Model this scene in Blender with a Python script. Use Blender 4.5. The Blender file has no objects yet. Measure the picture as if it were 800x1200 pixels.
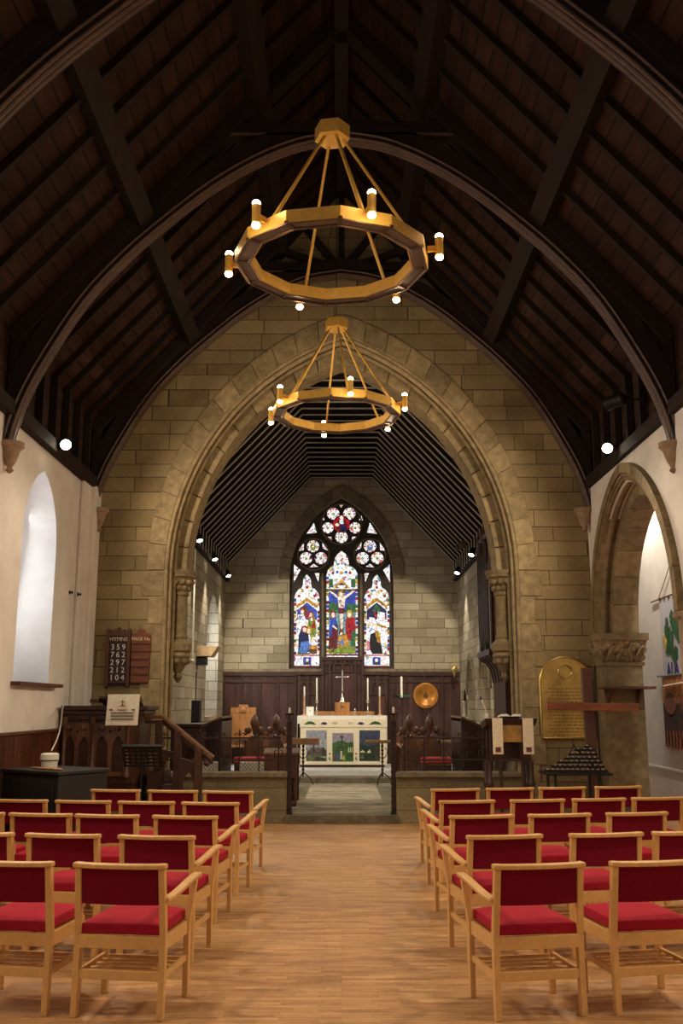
import bpy, bmesh, math, random
from mathutils import Vector, Matrix
R = random.Random(7)
PI = math.pi
SC = bpy.context.scene
COL = SC.collection

# ---------------------------------------------------------------- camera numbers
FPX, HORIZON, CAM_H = 1120.0, 827.0, 1.67
TH = math.atan((HORIZON - 600) / FPX)
CT, ST = math.cos(TH), math.sin(TH)
def at(px, py, Y):
    """point of the place seen at a photo pixel, at depth Y"""
    v = (600 - py) / FPX
    t = Y / (CT - v * ST)
    return Vector(((px - 400) / FPX * t, Y, CAM_H + (ST + v * CT) * t))

# ---------------------------------------------------------------- colour / materials
def lin(c):
    return tuple((x / 255 / 12.92) if x / 255 <= .04045 else ((x / 255 + .055) / 1.055) ** 2.4 for x in c) + (1.0,)

class NT:
    def __init__(s, name):
        s.m = bpy.data.materials.new(name); s.m.use_nodes = True
        s.t = s.m.node_tree; s.n = s.t.nodes; s.l = s.t.links
        s.b = s.n['Principled BSDF']
    def node(s, typ, **kw):
        n = s.n.new(typ)
        for k, v in kw.items(): setattr(n, k, v)
        return n
    def link(s, a, b): s.l.new(a, b)
    def coord(s, scale=(1, 1, 1)):
        tc = s.node('ShaderNodeTexCoord'); mp = s.node('ShaderNodeMapping')
        mp.inputs['Scale'].default_value = scale
        s.link(tc.outputs['Object'], mp.inputs['Vector'])
        return mp.outputs['Vector']
    def noise(s, vec, scale, detail=4, rough=.55):
        n = s.node('ShaderNodeTexNoise'); n.inputs['Scale'].default_value = scale
        n.inputs['Detail'].default_value = detail; n.inputs['Roughness'].default_value = rough
        if vec is not None: s.link(vec, n.inputs['Vector'])
        return n
    def ramp(s, fac, stops):
        r = s.node('ShaderNodeValToRGB'); e = r.color_ramp.elements
        while len(e) < len(stops): e.new(.5)
        for el, (p, c) in zip(e, stops): el.position = p; el.color = c if len(c) == 4 else lin(c)
        s.link(fac, r.inputs['Fac']); return r.outputs['Color']
    def mix(s, a, b, fac=.5, mode='MULTIPLY'):
        m = s.node('ShaderNodeMix', data_type='RGBA', blend_type=mode)
        for k, v in ((6, a), (7, b)):
            if isinstance(v, tuple): m.inputs[k].default_value = v
            else: s.link(v, m.inputs[k])
        if isinstance(fac, (int, float)): m.inputs[0].default_value = fac
        else: s.link(fac, m.inputs[0])
        return m.outputs[2]
    def math(s, op, a, b=None, c=None):
        m = s.node('ShaderNodeMath', operation=op)
        for i, v in enumerate((a, b, c)):
            if v is None: continue
            if isinstance(v, (int, float)): m.inputs[i].default_value = v
            else: s.link(v, m.inputs[i])
        return m.outputs[0]
    def bump(s, h, strength=.3, dist=.01):
        b = s.node('ShaderNodeBump'); b.inputs['Strength'].default_value = strength
        b.inputs['Distance'].default_value = dist
        s.link(h, b.inputs['Height']); s.link(b.outputs['Normal'], s.b.inputs['Normal'])
    def base(s, c):
        if isinstance(c, tuple): s.b.inputs['Base Color'].default_value = c
        else: s.link(c, s.b.inputs['Base Color'])
    def fin(s, rough=.6, metal=0.0, spec=.5):
        s.b.inputs['Roughness'].default_value = rough; s.b.inputs['Metallic'].default_value = metal
        s.b.inputs['Specular IOR Level'].default_value = spec
        return s.m

def plain(name, c, rough=.6, metal=0.0, var=.25, scale=8.0, bump=0.0, spec=.5, stretch=(1, 1, 1)):
    t = NT(name); v = t.coord(stretch); n = t.noise(v, scale)
    lo = tuple(x * (1 - var) for x in c); hi = tuple(min(255, x * (1 + var * .6)) for x in c)
    t.base(t.ramp(n.outputs['Fac'], [(.3, lin(lo)), (.7, lin(hi))]))
    if bump: t.bump(n.outputs['Fac'], bump, .01)
    return t.fin(rough, metal, spec)

def wood(name, c, rough=.45, grain=(1, 1, 1), var=.35, scale=14, spec=.4):
    t = NT(name); v = t.coord(grain)
    n = t.noise(v, scale, 6, .65); n2 = t.noise(v, scale * 4, 3)
    f = t.math('ADD', t.math('MULTIPLY', n.outputs['Fac'], .7), t.math('MULTIPLY', n2.outputs['Fac'], .3))
    lo = tuple(x * (1 - var) for x in c); hi = tuple(min(255, x * (1 + var * .5)) for x in c)
    t.base(t.ramp(f, [(.32, lin(lo)), (.68, lin(hi))]))
    t.bump(f, .12, .004)
    return t.fin(rough, 0, spec)

def ashlar(name, cA, cB, mortar, rowh=.24, width=.78, dirt=.35, msize=.007, wall_seed=0.0):
    """squared stone in uneven courses; runs along x or y as the face turns"""
    t = NT(name)
    tc = t.node('ShaderNodeTexCoord'); sx = t.node('ShaderNodeSeparateXYZ'); t.link(tc.outputs['Object'], sx.inputs[0])
    ge = t.node('ShaderNodeNewGeometry'); sn = t.node('ShaderNodeSeparateXYZ'); t.link(ge.outputs['True Normal'], sn.inputs[0])
    isx = t.math('GREATER_THAN', t.math('ABSOLUTE', sn.outputs[0]), .6)
    h = t.math('ADD', t.math('MULTIPLY', sx.outputs[0], t.math('SUBTRACT', 1.0, isx)), t.math('MULTIPLY', sx.outputs[1], isx))
    zc = t.node('ShaderNodeCombineXYZ'); t.link(sx.outputs[2], zc.inputs[2]); zc.inputs[0].default_value = 3.1 + wall_seed
    nz = t.noise(zc.outputs[0], 1.3, 1)
    v = t.math('ADD', sx.outputs[2], t.math('MULTIPLY', nz.outputs['Fac'], .30))
    row = t.math('FLOOR', t.math('DIVIDE', v, rowh))
    wn = t.node('ShaderNodeTexWhiteNoise', noise_dimensions='1D'); t.link(t.math('ADD', row, wall_seed), wn.inputs['W'])
    h2 = t.math('ADD', h, t.math('MULTIPLY', wn.outputs['Value'], 1.7))
    # stretch along the course so lengths differ
    hc = t.node('ShaderNodeCombineXYZ'); t.link(h2, hc.inputs[0]); t.link(row, hc.inputs[1])
    nh = t.noise(hc.outputs[0], .9, 1)
    h3 = t.math('ADD', h2, t.math('MULTIPLY', nh.outputs['Fac'], .9))
    cv = t.node('ShaderNodeCombineXYZ'); t.link(h3, cv.inputs[0]); t.link(v, cv.inputs[1])
    br = t.node('ShaderNodeTexBrick'); t.link(cv.outputs[0], br.inputs['Vector'])
    br.offset = .5; br.squash = .72; br.squash_frequency = 3
    for k, val in (('Scale', 1.0), ('Mortar Size', msize), ('Mortar Smooth', .25), ('Bias', 0.0), ('Brick Width', width), ('Row Height', rowh)):
        br.inputs[k].default_value = val
    br.inputs['Color1'].default_value = lin(cA); br.inputs['Color2'].default_value = lin(cB); br.inputs['Mortar'].default_value = lin(mortar)
    n1 = t.noise(tc.outputs['Object'], 1.1, 5, .6); n2 = t.noise(tc.outputs['Object'], 22, 4)
    d1 = t.ramp(n1.outputs['Fac'], [(.30, (1 - dirt,) * 3 + (1,)), (.62, (1, 1, 1, 1))])
    d2 = t.ramp(n2.outputs['Fac'], [(.3, (.82, .82, .82, 1)), (.7, (1.05, 1.05, 1.05, 1))])
    t.base(t.mix(t.mix(br.outputs['Color'], d1, 1.0), d2, 1.0))
    hgt = t.math('ADD', t.math('MULTIPLY', br.outputs['Fac'], -1.0), t.math('MULTIPLY', n2.outputs['Fac'], .35))
    t.bump(hgt, .45, .012)
    return t.fin(.85, 0, .2)

def emit(name, c, strength):
    t = NT(name); t.b.inputs['Emission Color'].default_value = lin(c); t.b.inputs['Emission Strength'].default_value = strength
    t.base(lin(c)); return t.fin(.5)

def glass_pane(name, c, strength, scale=9.0, vary=.5, lead=.06):
    """stained glass lit from outside: small leaded pieces of slightly different tints"""
    t = NT(name); v = t.coord()
    vo = t.node('ShaderNodeTexVoronoi', feature='F1'); vo.inputs['Scale'].default_value = scale; t.link(v, vo.inputs['Vector'])
    ve = t.node('ShaderNodeTexVoronoi', feature='DISTANCE_TO_EDGE'); ve.inputs['Scale'].default_value = scale; t.link(v, ve.inputs['Vector'])
    hs = t.node('ShaderNodeSeparateColor'); t.link(vo.outputs['Color'], hs.inputs[0])
    k = t.ramp(hs.outputs[0], [(0, (1 - vary,) * 3 + (1,)), (1, (1.0, 1.0, 1.0, 1))])
    col = t.mix(lin(c), k, 1.0)
    if name == 'glass_white':
        W = (250, 250, 250); st_ = [(0, W), (.40, W), (.46, (196, 214, 236)), (.56, (250, 240, 206)), (.66, W), (.76, (236, 190, 196)), (.82, (226, 190, 96)), (.87, (120, 160, 140)), (.90, (200, 60, 70)), (.93, (90, 110, 190)), (.96, W)]
        col = t.ramp(hs.outputs[1], [(p_, lin(c_)) for p_, c_ in st_])
    edge = t.ramp(ve.outputs['Distance'], [(lead * .5, (.02, .02, .02, 1)), (lead, (1, 1, 1, 1))])
    col = t.mix(col, edge, 1.0)
    t.base(lin(tuple(x * .25 for x in c)))
    t.link(col, t.b.inputs['Emission Color']); t.b.inputs['Emission Strength'].default_value = strength
    return t.fin(.3)

M = {}
M['arch_stone'] = ashlar('nave_ashlar', (176, 154, 112), (146, 126, 90), (92, 76, 52), .24, .80, .35)
M['chancel_stone'] = ashlar('chancel_ashlar', (190, 174, 146), (156, 140, 114), (104, 92, 74), .215, .70, .32, wall_seed=4.0)
M['low_stone'] = ashlar('screen_wall_ashlar', (150, 134, 100), (120, 106, 78), (92, 80, 58), .30, 1.5, .4, .004, wall_seed=9.0)

def dressed(name, c, joints=True):
    t = NT(name); v = t.coord(); g = t.node('ShaderNodeNewGeometry')
    n = t.noise(v, 9, 5, .6); n2 = t.noise(v, 1.2, 3)
    a = t.ramp(n.outputs['Fac'], [(.3, lin(tuple(x * .80 for x in c))), (.7, lin(tuple(min(255, x * 1.08) for x in c)))])
    b = t.ramp(g.outputs['Random Per Island'], [(0, (.72, .72, .72, 1)), (1, (1.05, 1.05, 1.05, 1))])
    d = t.ramp(n2.outputs['Fac'], [(.3, (.72, .72, .72, 1)), (.65, (1, 1, 1, 1))])
    t.base(t.mix(t.mix(a, b, 1.0), d, 1.0)); t.bump(n.outputs['Fac'], .3, .008)
    return t.fin(.85, 0, .2)
M['dressed'] = dressed('dressed_sandstone', (174, 152, 112))
M['dressed_dark'] = dressed('weathered_sandstone', (152, 130, 96))
M['dressed_grey'] = dressed('grey_sandstone', (150, 132, 104))
M['pink_stone'] = dressed('pinkish_corbel_stone', (178, 150, 122))
M['plaster'] = plain('white_plaster', (226, 216, 204), .9, var=.05, scale=2.5, bump=.06, spec=.15)
M['plaster_gable'] = plain('brown_gable_plaster', (120, 98, 66), .9, var=.2, scale=3, spec=.15)

def boards(name, c, period, axis, rough=.7, gap=.06, alongnoise=(1, 1, 1)):
    t = NT(name); tc = t.node('ShaderNodeTexCoord'); sx = t.node('ShaderNodeSeparateXYZ'); t.link(tc.outputs['Object'], sx.inputs[0])
    u = t.math('DIVIDE', sx.outputs[axis], period); f = t.math('FRACT', u); fl = t.math('FLOOR', u)
    wn = t.node('ShaderNodeTexWhiteNoise', noise_dimensions='1D'); t.link(fl, wn.inputs['W'])
    n = t.noise(t.coord(alongnoise), 9, 5, .6)
    a = t.ramp(n.outputs['Fac'], [(.3, lin(tuple(x * .7 for x in c))), (.7, lin(tuple(min(255, x * 1.2) for x in c)))])
    b = t.ramp(wn.outputs['Value'], [(0, (.7, .7, .7, 1)), (1, (1.1, 1.1, 1.1, 1))])
    d = t.math('ABSOLUTE', t.math('SUBTRACT', f, .5))
    e = t.ramp(d, [(.5 - gap, (1, 1, 1, 1)), (.5 - gap * .3, (.12, .12, .12, 1))])
    t.base(t.mix(t.mix(a, b, 1.0), e, 1.0))
    return t.fin(rough, 0, .25)
M['roof_board'] = boards('dark_roof_boards', (60, 37, 27), .17, 2, .85, .06, (1, .15, 1))
M['chancel_board'] = boards('chancel_roof_boards', (24, 18, 15), .18, 2, .85, .05, (1, .2, 1))
M['dado'] = boards('dado_boards', (92, 50, 30), .1, 1, .45, .05, (1, 1, .12))
M['roof_timber'] = wood('dark_roof_timber', (38, 26, 19), .8, (1, .3, 1), .3, 9, .3)
M['rib_timber'] = wood('moulded_rib_timber', (42, 30, 25), .55, (.4, 1, .4), .3, 9, .3)
M['rib_edge'] = wood('paler_rib_moulding', (88, 64, 50), .5, (.4, 1, .4), .25, 9, .4)  # paler tone than the rib timber, for mouldings and collar edge
M['rafter_edge'] = plain('pale_rafter_arris', (176, 166, 152), .6, var=.1)
M['dark_oak'] = wood('dark_oak', (62, 38, 26), .42, (1, 1, .18), .35, 12)
M['pulpit_oak'] = wood('pulpit_oak', (70, 42, 27), .4, (1, 1, .18), .35, 12)
M['stall_oak'] = wood('carved_stall_oak', (100, 66, 46), .42, (1, 1, .18), .35, 12)
M['mid_oak'] = wood('brown_oak', (118, 80, 50), .4, (.2, 1, 1), .3, 12)
M['red_oak'] = wood('red_brown_wood', (92, 54, 40), .5, (1, 1, .15), .3, 12)
M['panel_oak'] = boards('panelling_oak', (74, 48, 42), .42, 0, .5, .012, (1, 1, .15))
M['light_oak'] = wood('light_oak', (166, 112, 62), .4, (1, 1, .2), .25, 10)
M['beech'] = wood('beech', (208, 158, 94), .34, (1, 1, .5), .08, 10, .5)
M['hymn_wood'] = wood('hymn_board_wood', (88, 50, 30), .4, (1, 1, .2), .3, 14)
M['hymn_dark'] = wood('hymn_board_ground', (46, 30, 22), .5, (1, 1, .2), .3, 14)
M['page_wood'] = wood('page_board_wood', (122, 66, 36), .4, (.2, 1, 1), .25, 14)
def fabric(name, c, scale=260):
    t = NT(name); v = t.coord(); n = t.noise(v, scale, 2); n2 = t.noise(v, 6, 3)
    a = t.ramp(n.outputs['Fac'], [(.3, lin(tuple(x * .75 for x in c))), (.7, lin(tuple(min(255, x * 1.15) for x in c)))])
    b = t.ramp(n2.outputs['Fac'], [(.3, (.85, .85, .85, 1)), (.7, (1.05, 1.05, 1.05, 1))])
    t.base(t.mix(a, b, 1.0)); t.bump(n.outputs['Fac'], .2, .002)
    t.b.inputs['Sheen Weight'].default_value = .3; t.b.inputs['Sheen Tint'].default_value = lin((230, 90, 100))
    return t.fin(.9, 0, .15)
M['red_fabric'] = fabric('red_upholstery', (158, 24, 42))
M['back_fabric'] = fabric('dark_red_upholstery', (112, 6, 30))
M['gold'] = plain('brushed_gold', (232, 180, 84), .42, .3, .06, 20)
M['brass'] = plain('polished_brass', (206, 176, 104), .30, .9, .15, 5)
M['silver'] = plain('silver', (214, 206, 190), .25, .95, .06, 12)
M['black_metal'] = plain('black_metal', (22, 20, 20), .5, .3, .2)
M['iron'] = plain('wrought_iron', (58, 42, 34), .55, .5, .25)
M['black'] = plain('black_cloth_cover', (20, 16, 14), .6, 0, .3, 4)
M['white_plastic'] = plain('white_plastic', (214, 206, 186), .4, 0, .05)
M['wax'] = plain('white_wax', (236, 228, 208), .45, 0, .04)
M['linen'] = plain('cream_linen', (232, 216, 184), .9, 0, .06, 30)
M['white_linen'] = plain('white_linen', (228, 224, 214), .9, 0, .05, 30)
M['paper'] = plain('paper', (232, 226, 212), .8, 0, .03)
M['ink'] = plain('grey_ink', (120, 108, 96), .8, 0, .1)
M['white_paint'] = plain('white_numeral', (236, 232, 222), .5, 0, .03)
M['gold_paint'] = plain('cream_lettering', (226, 206, 160), .5, 0, .05)
M['carpet'] = boards('ribbed_grey_carpet', (150, 136, 112), .20, 1, .95, .10, (.3, 1, 1))
M['step_stone'] = dressed('step_sandstone', (128, 116, 92))
M['pale_step'] = plain('pale_marble', (206, 202, 194), .4, 0, .06)
M['green'] = plain('leaf_green', (48, 100, 50), .8, 0, .25, 40)
M['purple'] = plain('purple_thread', (62, 40, 96), .8, 0, .2)
M['bulb'] = emit('lamp_glow', (255, 228, 180), 16)
M['spot_lens'] = emit('spotlight_lens', (255, 240, 214), 22)
M['daylight'] = emit('daylight_glass', (226, 236, 255), 1.0)
M['curtain_red'] = fabric('pink_red_cushion', (176, 70, 72))

def perforated():
    t = NT('perforated_panel'); v = t.coord((95, 95, 95))
    c = t.node('ShaderNodeTexChecker'); c.inputs['Scale'].default_value = 1.0; t.link(v, c.inputs['Vector'])
    c.inputs['Color1'].default_value = lin((150, 126, 106)); c.inputs['Color2'].default_value = lin((82, 66, 54))
    t.base(c.outputs['Color']); return t.fin(.5, .4)
M['perforated'] = perforated()
def grille():
    t = NT('pale_grille'); v = t.coord((34, 34, 34))
    c = t.node('ShaderNodeTexChecker'); c.inputs['Scale'].default_value = 1.0; t.link(v, c.inputs['Vector'])
    c.inputs['Color1'].default_value = lin((190, 182, 164)); c.inputs['Color2'].default_value = lin((126, 116, 100))
    t.base(c.outputs['Color']); return t.fin(.6)
M['grille'] = grille()

def parquet():
    t = NT('parquet_floor'); tc = t.node('ShaderNodeTexCoord')
    br = t.node('ShaderNodeTexBrick'); t.link(tc.outputs['Object'], br.inputs['Vector'])
    br.offset = .37; br.offset_frequency = 2; br.squash = .8; br.squash_frequency = 3
    for k, val in (('Scale', 1.0), ('Mortar Size', .0016), ('Mortar Smooth', .2), ('Bias', 0.0), ('Brick Width', .34), ('Row Height', .045)):
        br.inputs[k].default_value = val
    br.inputs['Color1'].default_value = lin((192, 146, 96)); br.inputs['Color2'].default_value = lin((166, 120, 76)); br.inputs['Mortar'].default_value = lin((136, 94, 58))
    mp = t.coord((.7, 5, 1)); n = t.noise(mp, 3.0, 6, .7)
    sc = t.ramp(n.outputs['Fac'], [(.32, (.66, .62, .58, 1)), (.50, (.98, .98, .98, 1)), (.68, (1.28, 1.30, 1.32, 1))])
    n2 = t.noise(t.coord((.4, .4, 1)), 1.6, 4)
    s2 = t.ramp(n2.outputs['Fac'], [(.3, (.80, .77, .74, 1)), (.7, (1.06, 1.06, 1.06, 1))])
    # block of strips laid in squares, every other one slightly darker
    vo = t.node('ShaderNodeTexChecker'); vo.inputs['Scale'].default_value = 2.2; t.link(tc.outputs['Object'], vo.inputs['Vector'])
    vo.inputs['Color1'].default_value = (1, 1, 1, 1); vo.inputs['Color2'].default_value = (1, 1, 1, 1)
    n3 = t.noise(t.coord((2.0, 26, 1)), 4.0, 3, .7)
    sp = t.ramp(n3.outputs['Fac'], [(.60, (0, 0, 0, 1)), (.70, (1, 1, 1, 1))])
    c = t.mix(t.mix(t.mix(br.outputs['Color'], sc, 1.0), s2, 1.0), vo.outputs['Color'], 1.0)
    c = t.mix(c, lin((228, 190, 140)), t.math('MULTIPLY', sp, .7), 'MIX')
    t.base(c); t.bump(br.outputs['Fac'], -.12, .003)
    rr = t.math('ADD', t.math('MULTIPLY', n.outputs['Fac'], .3), .30)
    t.link(rr, t.b.inputs['Roughness'])
    t.b.inputs['Specular IOR Level'].default_value = .4
    return t.m
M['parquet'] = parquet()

# ---------------------------------------------------------------- mesh builder
def curve_fill(loops, lo, hi):
    cu = bpy.data.curves.new('tmp', 'CURVE'); cu.dimensions = '2D'; cu.fill_mode = 'BOTH'; cu.extrude = (hi - lo) / 2
    for lp in loops:
        sp = cu.splines.new('POLY'); sp.points.add(len(lp) - 1)
        for p, q in zip(sp.points, lp): p.co = (q[0], q[1], 0, 1)
        sp.use_cyclic_u = True
    ob = bpy.data.objects.new('tmp', cu); COL.objects.link(ob)
    dg = bpy.context.evaluated_depsgraph_get(); dg.update()
    me = bpy.data.meshes.new_from_object(ob.evaluated_get(dg))
    mid = (hi + lo) / 2
    vs = [(v.co.x, v.co.y, v.co.z + mid) for v in me.vertices]; fs = [tuple(p.vertices) for p in me.polygons]
    bpy.data.objects.remove(ob); bpy.data.curves.remove(cu); bpy.data.meshes.remove(me)
    return vs, fs

PL = {'XZ': lambda u, v, w: (u, w, v), 'YZ': lambda u, v, w: (w, u, v), 'XY': lambda u, v, w: (u, v, w)}

class MB:
    def __init__(s): s.v = []; s.f = []; s.mi = []; s.cur = 0; s.T = None
    def add(s, vs, fs):
        k = len(s.v)
        s.v += [tuple(s.T @ Vector(p)) if s.T is not None else tuple(p) for p in vs]
        for f in fs: s.f.append(tuple(i + k for i in f)); s.mi.append(s.cur)
        return s
    def box(s, x0, x1, y0, y1, z0, z1):
        v = [(x, y, z) for z in (z0, z1) for y in (y0, y1) for x in (x0, x1)]
        return s.add(v, [(0, 2, 3, 1), (4, 5, 7, 6), (0, 1, 5, 4), (2, 6, 7, 3), (0, 4, 6, 2), (1, 3, 7, 5)])
    def frustum(s, b, t):   # b,t = (x0,x1,y0,y1,z)
        v = [(x, y, q[4]) for q in (b, t) for y in (q[2], q[3]) for x in (q[0], q[1])]
        return s.add(v, [(0, 2, 3, 1), (4, 5, 7, 6), (0, 1, 5, 4), (2, 6, 7, 3), (0, 4, 6, 2), (1, 3, 7, 5)])
    def bar(s, p, q, w, h, up=(0, 0, 1)):
        p, q = Vector(p), Vector(q); d = (q - p).normalized(); u = Vector(up)
        if abs(d.dot(u)) > .97: u = Vector((0, 1, 0))
        a = d.cross(u).normalized(); b = a.cross(d).normalized()
        v = [e + a * (i * w / 2) + b * (j * h / 2) for e in (p, q) for j in (-1, 1) for i in (-1, 1)]
        return s.add(v, [(0, 1, 3, 2), (4, 6, 7, 5), (0, 4, 5, 1), (2, 3, 7, 6), (0, 2, 6, 4), (1, 5, 7, 3)])
    def sweep(s, prof, pts, up=(0, 1, 0), closed=False, cap=True):
        """prof: list of (a,b): a along side = tangent x up, b along up"""
        n = len(pts); P = [Vector(p) for p in pts]; rings = []
        for i in range(n):
            a = P[(i - 1) % n] if (closed or i > 0) else P[i]; b = P[(i + 1) % n] if (closed or i < n - 1) else P[i]
            t = (b - a).normalized(); u = Vector(up); sd = t.cross(u).normalized(); u2 = sd.cross(t).normalized()
            k = 1.0
            if 0 < i < n - 1 or closed:
                d1 = (P[i] - a).normalized(); d2 = (b - P[i]).normalized(); ca = max(.3, math.sqrt(max(0, (1 + d1.dot(d2)) / 2))); k = 1 / ca
            rings.append([P[i] + sd * (x * k) + u2 * y for x, y in prof])
        m = len(prof); v = [p for r in rings for p in r]; f = []
        for i in range(n if closed else n - 1):
            j = (i + 1) % n
            for k in range(m): f.append((i * m + k, i * m + (k + 1) % m, j * m + (k + 1) % m, j * m + k))
        if cap and not closed: f += [tuple(range(m))[::-1], tuple((n - 1) * m + k for k in range(m))]
        return s.add(v, f)
    def tube(s, pts, r, n=8):
        P = [Vector(p) for p in pts]; rr = r if isinstance(r, (list, tuple)) else [r] * len(P); v = []; f = []
        t0 = (P[1] - P[0]).normalized(); u = Vector((0, 0, 1)) if abs(t0.z) < .9 else Vector((1, 0, 0))
        for i, p in enumerate(P):
            t = (P[min(i + 1, len(P) - 1)] - P[max(i - 1, 0)]).normalized()
            a = t.cross(u).normalized(); u = a.cross(t).normalized()
            for k in range(n):
                an = 2 * PI * k / n; v.append(p + a * (math.cos(an) * rr[i]) + u * (math.sin(an) * rr[i]))
        for i in range(len(P) - 1):
            for k in range(n): f.append((i * n + k, i * n + (k + 1) % n, (i + 1) * n + (k + 1) % n, (i + 1) * n + k))
        f += [tuple(range(n))[::-1], tuple((len(P) - 1) * n + k for k in range(n))]
        return s.add(v, f)
    def lathe(s, prof, c=(0, 0, 0), n=16, axis=(0, 0, 1), a0=0.0):
        """prof: (radius, height)"""
        q = Vector((0, 0, 1)).rotation_difference(Vector(axis)); c = Vector(c); v = []; f = []; m = len(prof)
        for r, h in prof:
            r = max(r, 1e-4)
            for k in range(n):
                an = a0 + 2 * PI * k / n; v.append(c + q @ Vector((r * math.cos(an), r * math.sin(an), h)))
        for i in range(m - 1):
            for k in range(n): f.append((i * n + k, i * n + (k + 1) % n, (i + 1) * n + (k + 1) % n, (i + 1) * n + k))
        f += [tuple(range(n))[::-1], tuple((m - 1) * n + k for k in range(n))]
        return s.add(v, f)
    def ball(s, c, r, n=10, m=7, sc=(1, 1, 1)):
        c = Vector(c); v = []; f = []
        for i in range(1, m):
            for k in range(n):
                t = PI * i / m; p = 2 * PI * k / n
                v.append(c + Vector((r * sc[0] * math.sin(t) * math.cos(p), r * sc[1] * math.sin(t) * math.sin(p), r * sc[2] * math.cos(t))))
        v += [c + Vector((0, 0, r * sc[2])), c - Vector((0, 0, r * sc[2]))]; T, B = len(v) - 2, len(v) - 1
        for i in range(m - 2):
            for k in range(n): f.append((i * n + k, (i + 1) * n + k, (i + 1) * n + (k + 1) % n, i * n + (k + 1) % n))
        for k in range(n): f.append((T, k, (k + 1) % n)); f.append((B, (m - 2) * n + (k + 1) % n, (m - 2) * n + k))
        return s.add(v, f)
    def plate(s, loops, plane, lo, hi):
        vs, fs = curve_fill(loops, lo, hi); g = PL[plane]
        return s.add([g(*p) for p in vs], fs)
    def prism(s, poly, plane, lo, hi):
        g = PL[plane]; n = len(poly)
        v = [g(p[0], p[1], w) for w in (lo, hi) for p in poly]
        return s.add(v, [tuple(range(n))[::-1], tuple(range(n, 2 * n))] + [(i, (i + 1) % n, n + (i + 1) % n, n + i) for i in range(n)])
    def text(s, body, size, plane, u, v, lo, hi, align='CENTER', flip=False):
        cu = bpy.data.curves.new('t', 'FONT'); cu.body = body; cu.size = size; cu.align_x = align; cu.align_y = 'CENTER'; cu.extrude = (hi - lo) / 2; cu.resolution_u = 3
        ob = bpy.data.objects.new('t', cu); COL.objects.link(ob); dg = bpy.context.evaluated_depsgraph_get(); dg.update()
        me = bpy.data.meshes.new_from_object(ob.evaluated_get(dg)); g = PL[plane]; k = -1 if flip else 1
        s.add([g(u + k * q.co.x, v + q.co.y, q.co.z + (lo + hi) / 2) for q in me.vertices], [tuple(p.vertices) for p in me.polygons])
        bpy.data.objects.remove(ob); bpy.data.curves.remove(cu); bpy.data.meshes.remove(me); return s
    def build(s, name, mats, parent=None, smooth=0, bevel=0, loc=None):
        me = bpy.data.meshes.new(name); me.from_pydata(s.v, [], s.f)
        mats = mats if isinstance(mats, (list, tuple)) else [mats]
        for m in mats: me.materials.append(M[m] if isinstance(m, str) else m)
        me.polygons.foreach_set('material_index', s.mi)
        bm = bmesh.new(); bm.from_mesh(me); bmesh.ops.recalc_face_normals(bm, faces=bm.faces); bm.to_mesh(me); bm.free()
        if smooth:
            me.polygons.foreach_set('use_smooth', [True] * len(me.polygons)); me.set_sharp_from_angle(angle=math.radians(smooth))
        me.update(); o = bpy.data.objects.new(name, me); COL.objects.link(o)
        if parent is not None: o.parent = parent
        if loc is not None: o.location = loc
        if bevel:
            b = o.modifiers.new('edge', 'BEVEL'); b.width = bevel; b.segments = 2; b.limit_method = 'ANGLE'; b.angle_limit = math.radians(40)
        return o

def tag(o, label, cat, group=None):
    o['label'] = label; o['category'] = cat
    if group: o['group'] = group
    return o
def thing(name, label, cat, loc=(0, 0, 0), rz=0.0, group=None):
    o = bpy.data.objects.new(name, None); COL.objects.link(o); o.empty_display_size = .1
    o.location = loc; o.rotation_euler = (0, 0, rz)
    return tag(o, label, cat, group)
def struct(o, label=None):
    o['kind'] = 'structure'
    if label: o['label'] = label
    return o
def dup(root, loc, rz, label, group=None):
    r = root.copy(); COL.objects.link(r); r.location = loc; r.rotation_euler = (0, 0, rz); r['label'] = label
    if group: r['group'] = group
    for ch in list(root.children):
        c = ch.copy(); COL.objects.link(c); c.parent = r
        for g in list(ch.children):
            d = g.copy(); COL.objects.link(d); d.parent = c
    return r

def arch(a, zs, h, c=0.0, n=14, zb=None, base=True):
    """pointed arch outline, left foot -> apex -> right foot; (u, v) pairs"""
    r = (a * a + h * h) / (2 * a); cx = r - a; ang = math.atan2(h, cx) if cx > 0 else PI / 2 + math.atan2(-cx, h)
    right = [(c - cx + r * math.cos(ang * i / n), zs + r * math.sin(ang * i / n)) for i in range(n + 1)]
    left = [(2 * c - x, z) for x, z in right]
    out = left + right[::-1][1:]
    if zb is not None: out = [(c - a, zb)] + out + [(c + a, zb)]
    return out
def circ(c, r, n=24, a0=0.0): return [(c[0] + r * math.cos(a0 + 2 * PI * k / n), c[1] + r * math.sin(a0 + 2 * PI * k / n)) for k in range(n)]
def rect(x0, x1, z0, z1): return [(x0, z0), (x1, z0), (x1, z1), (x0, z1)]
def smoothpath(P, n=6):
    out = []
    for i in range(len(P) - 1):
        p0, p1, p2, p3 = P[max(i - 1, 0)], P[i], P[i + 1], P[min(i + 2, len(P) - 1)]
        for k in range(n):
            t = k / n
            out.append(tuple(.5 * ((2 * b) + (c - a) * t + (2 * a - 5 * b + 4 * c - d) * t * t + (3 * b - a - 3 * c + d) * t ** 3) for a, b, c, d in zip(p0, p1, p2, p3)))
    return out + [tuple(P[-1])]
def box_thing(): return MB()

# ================================================================ THE SETTING
NX = 3.85          # nave half width
YA0, YA1 = 14.5, 15.4   # chancel arch wall
YB = -4.5          # west end
YE = 23.0          # east wall
CX = 2.8           # chancel half width
ZS = .35           # sanctuary level

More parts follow.
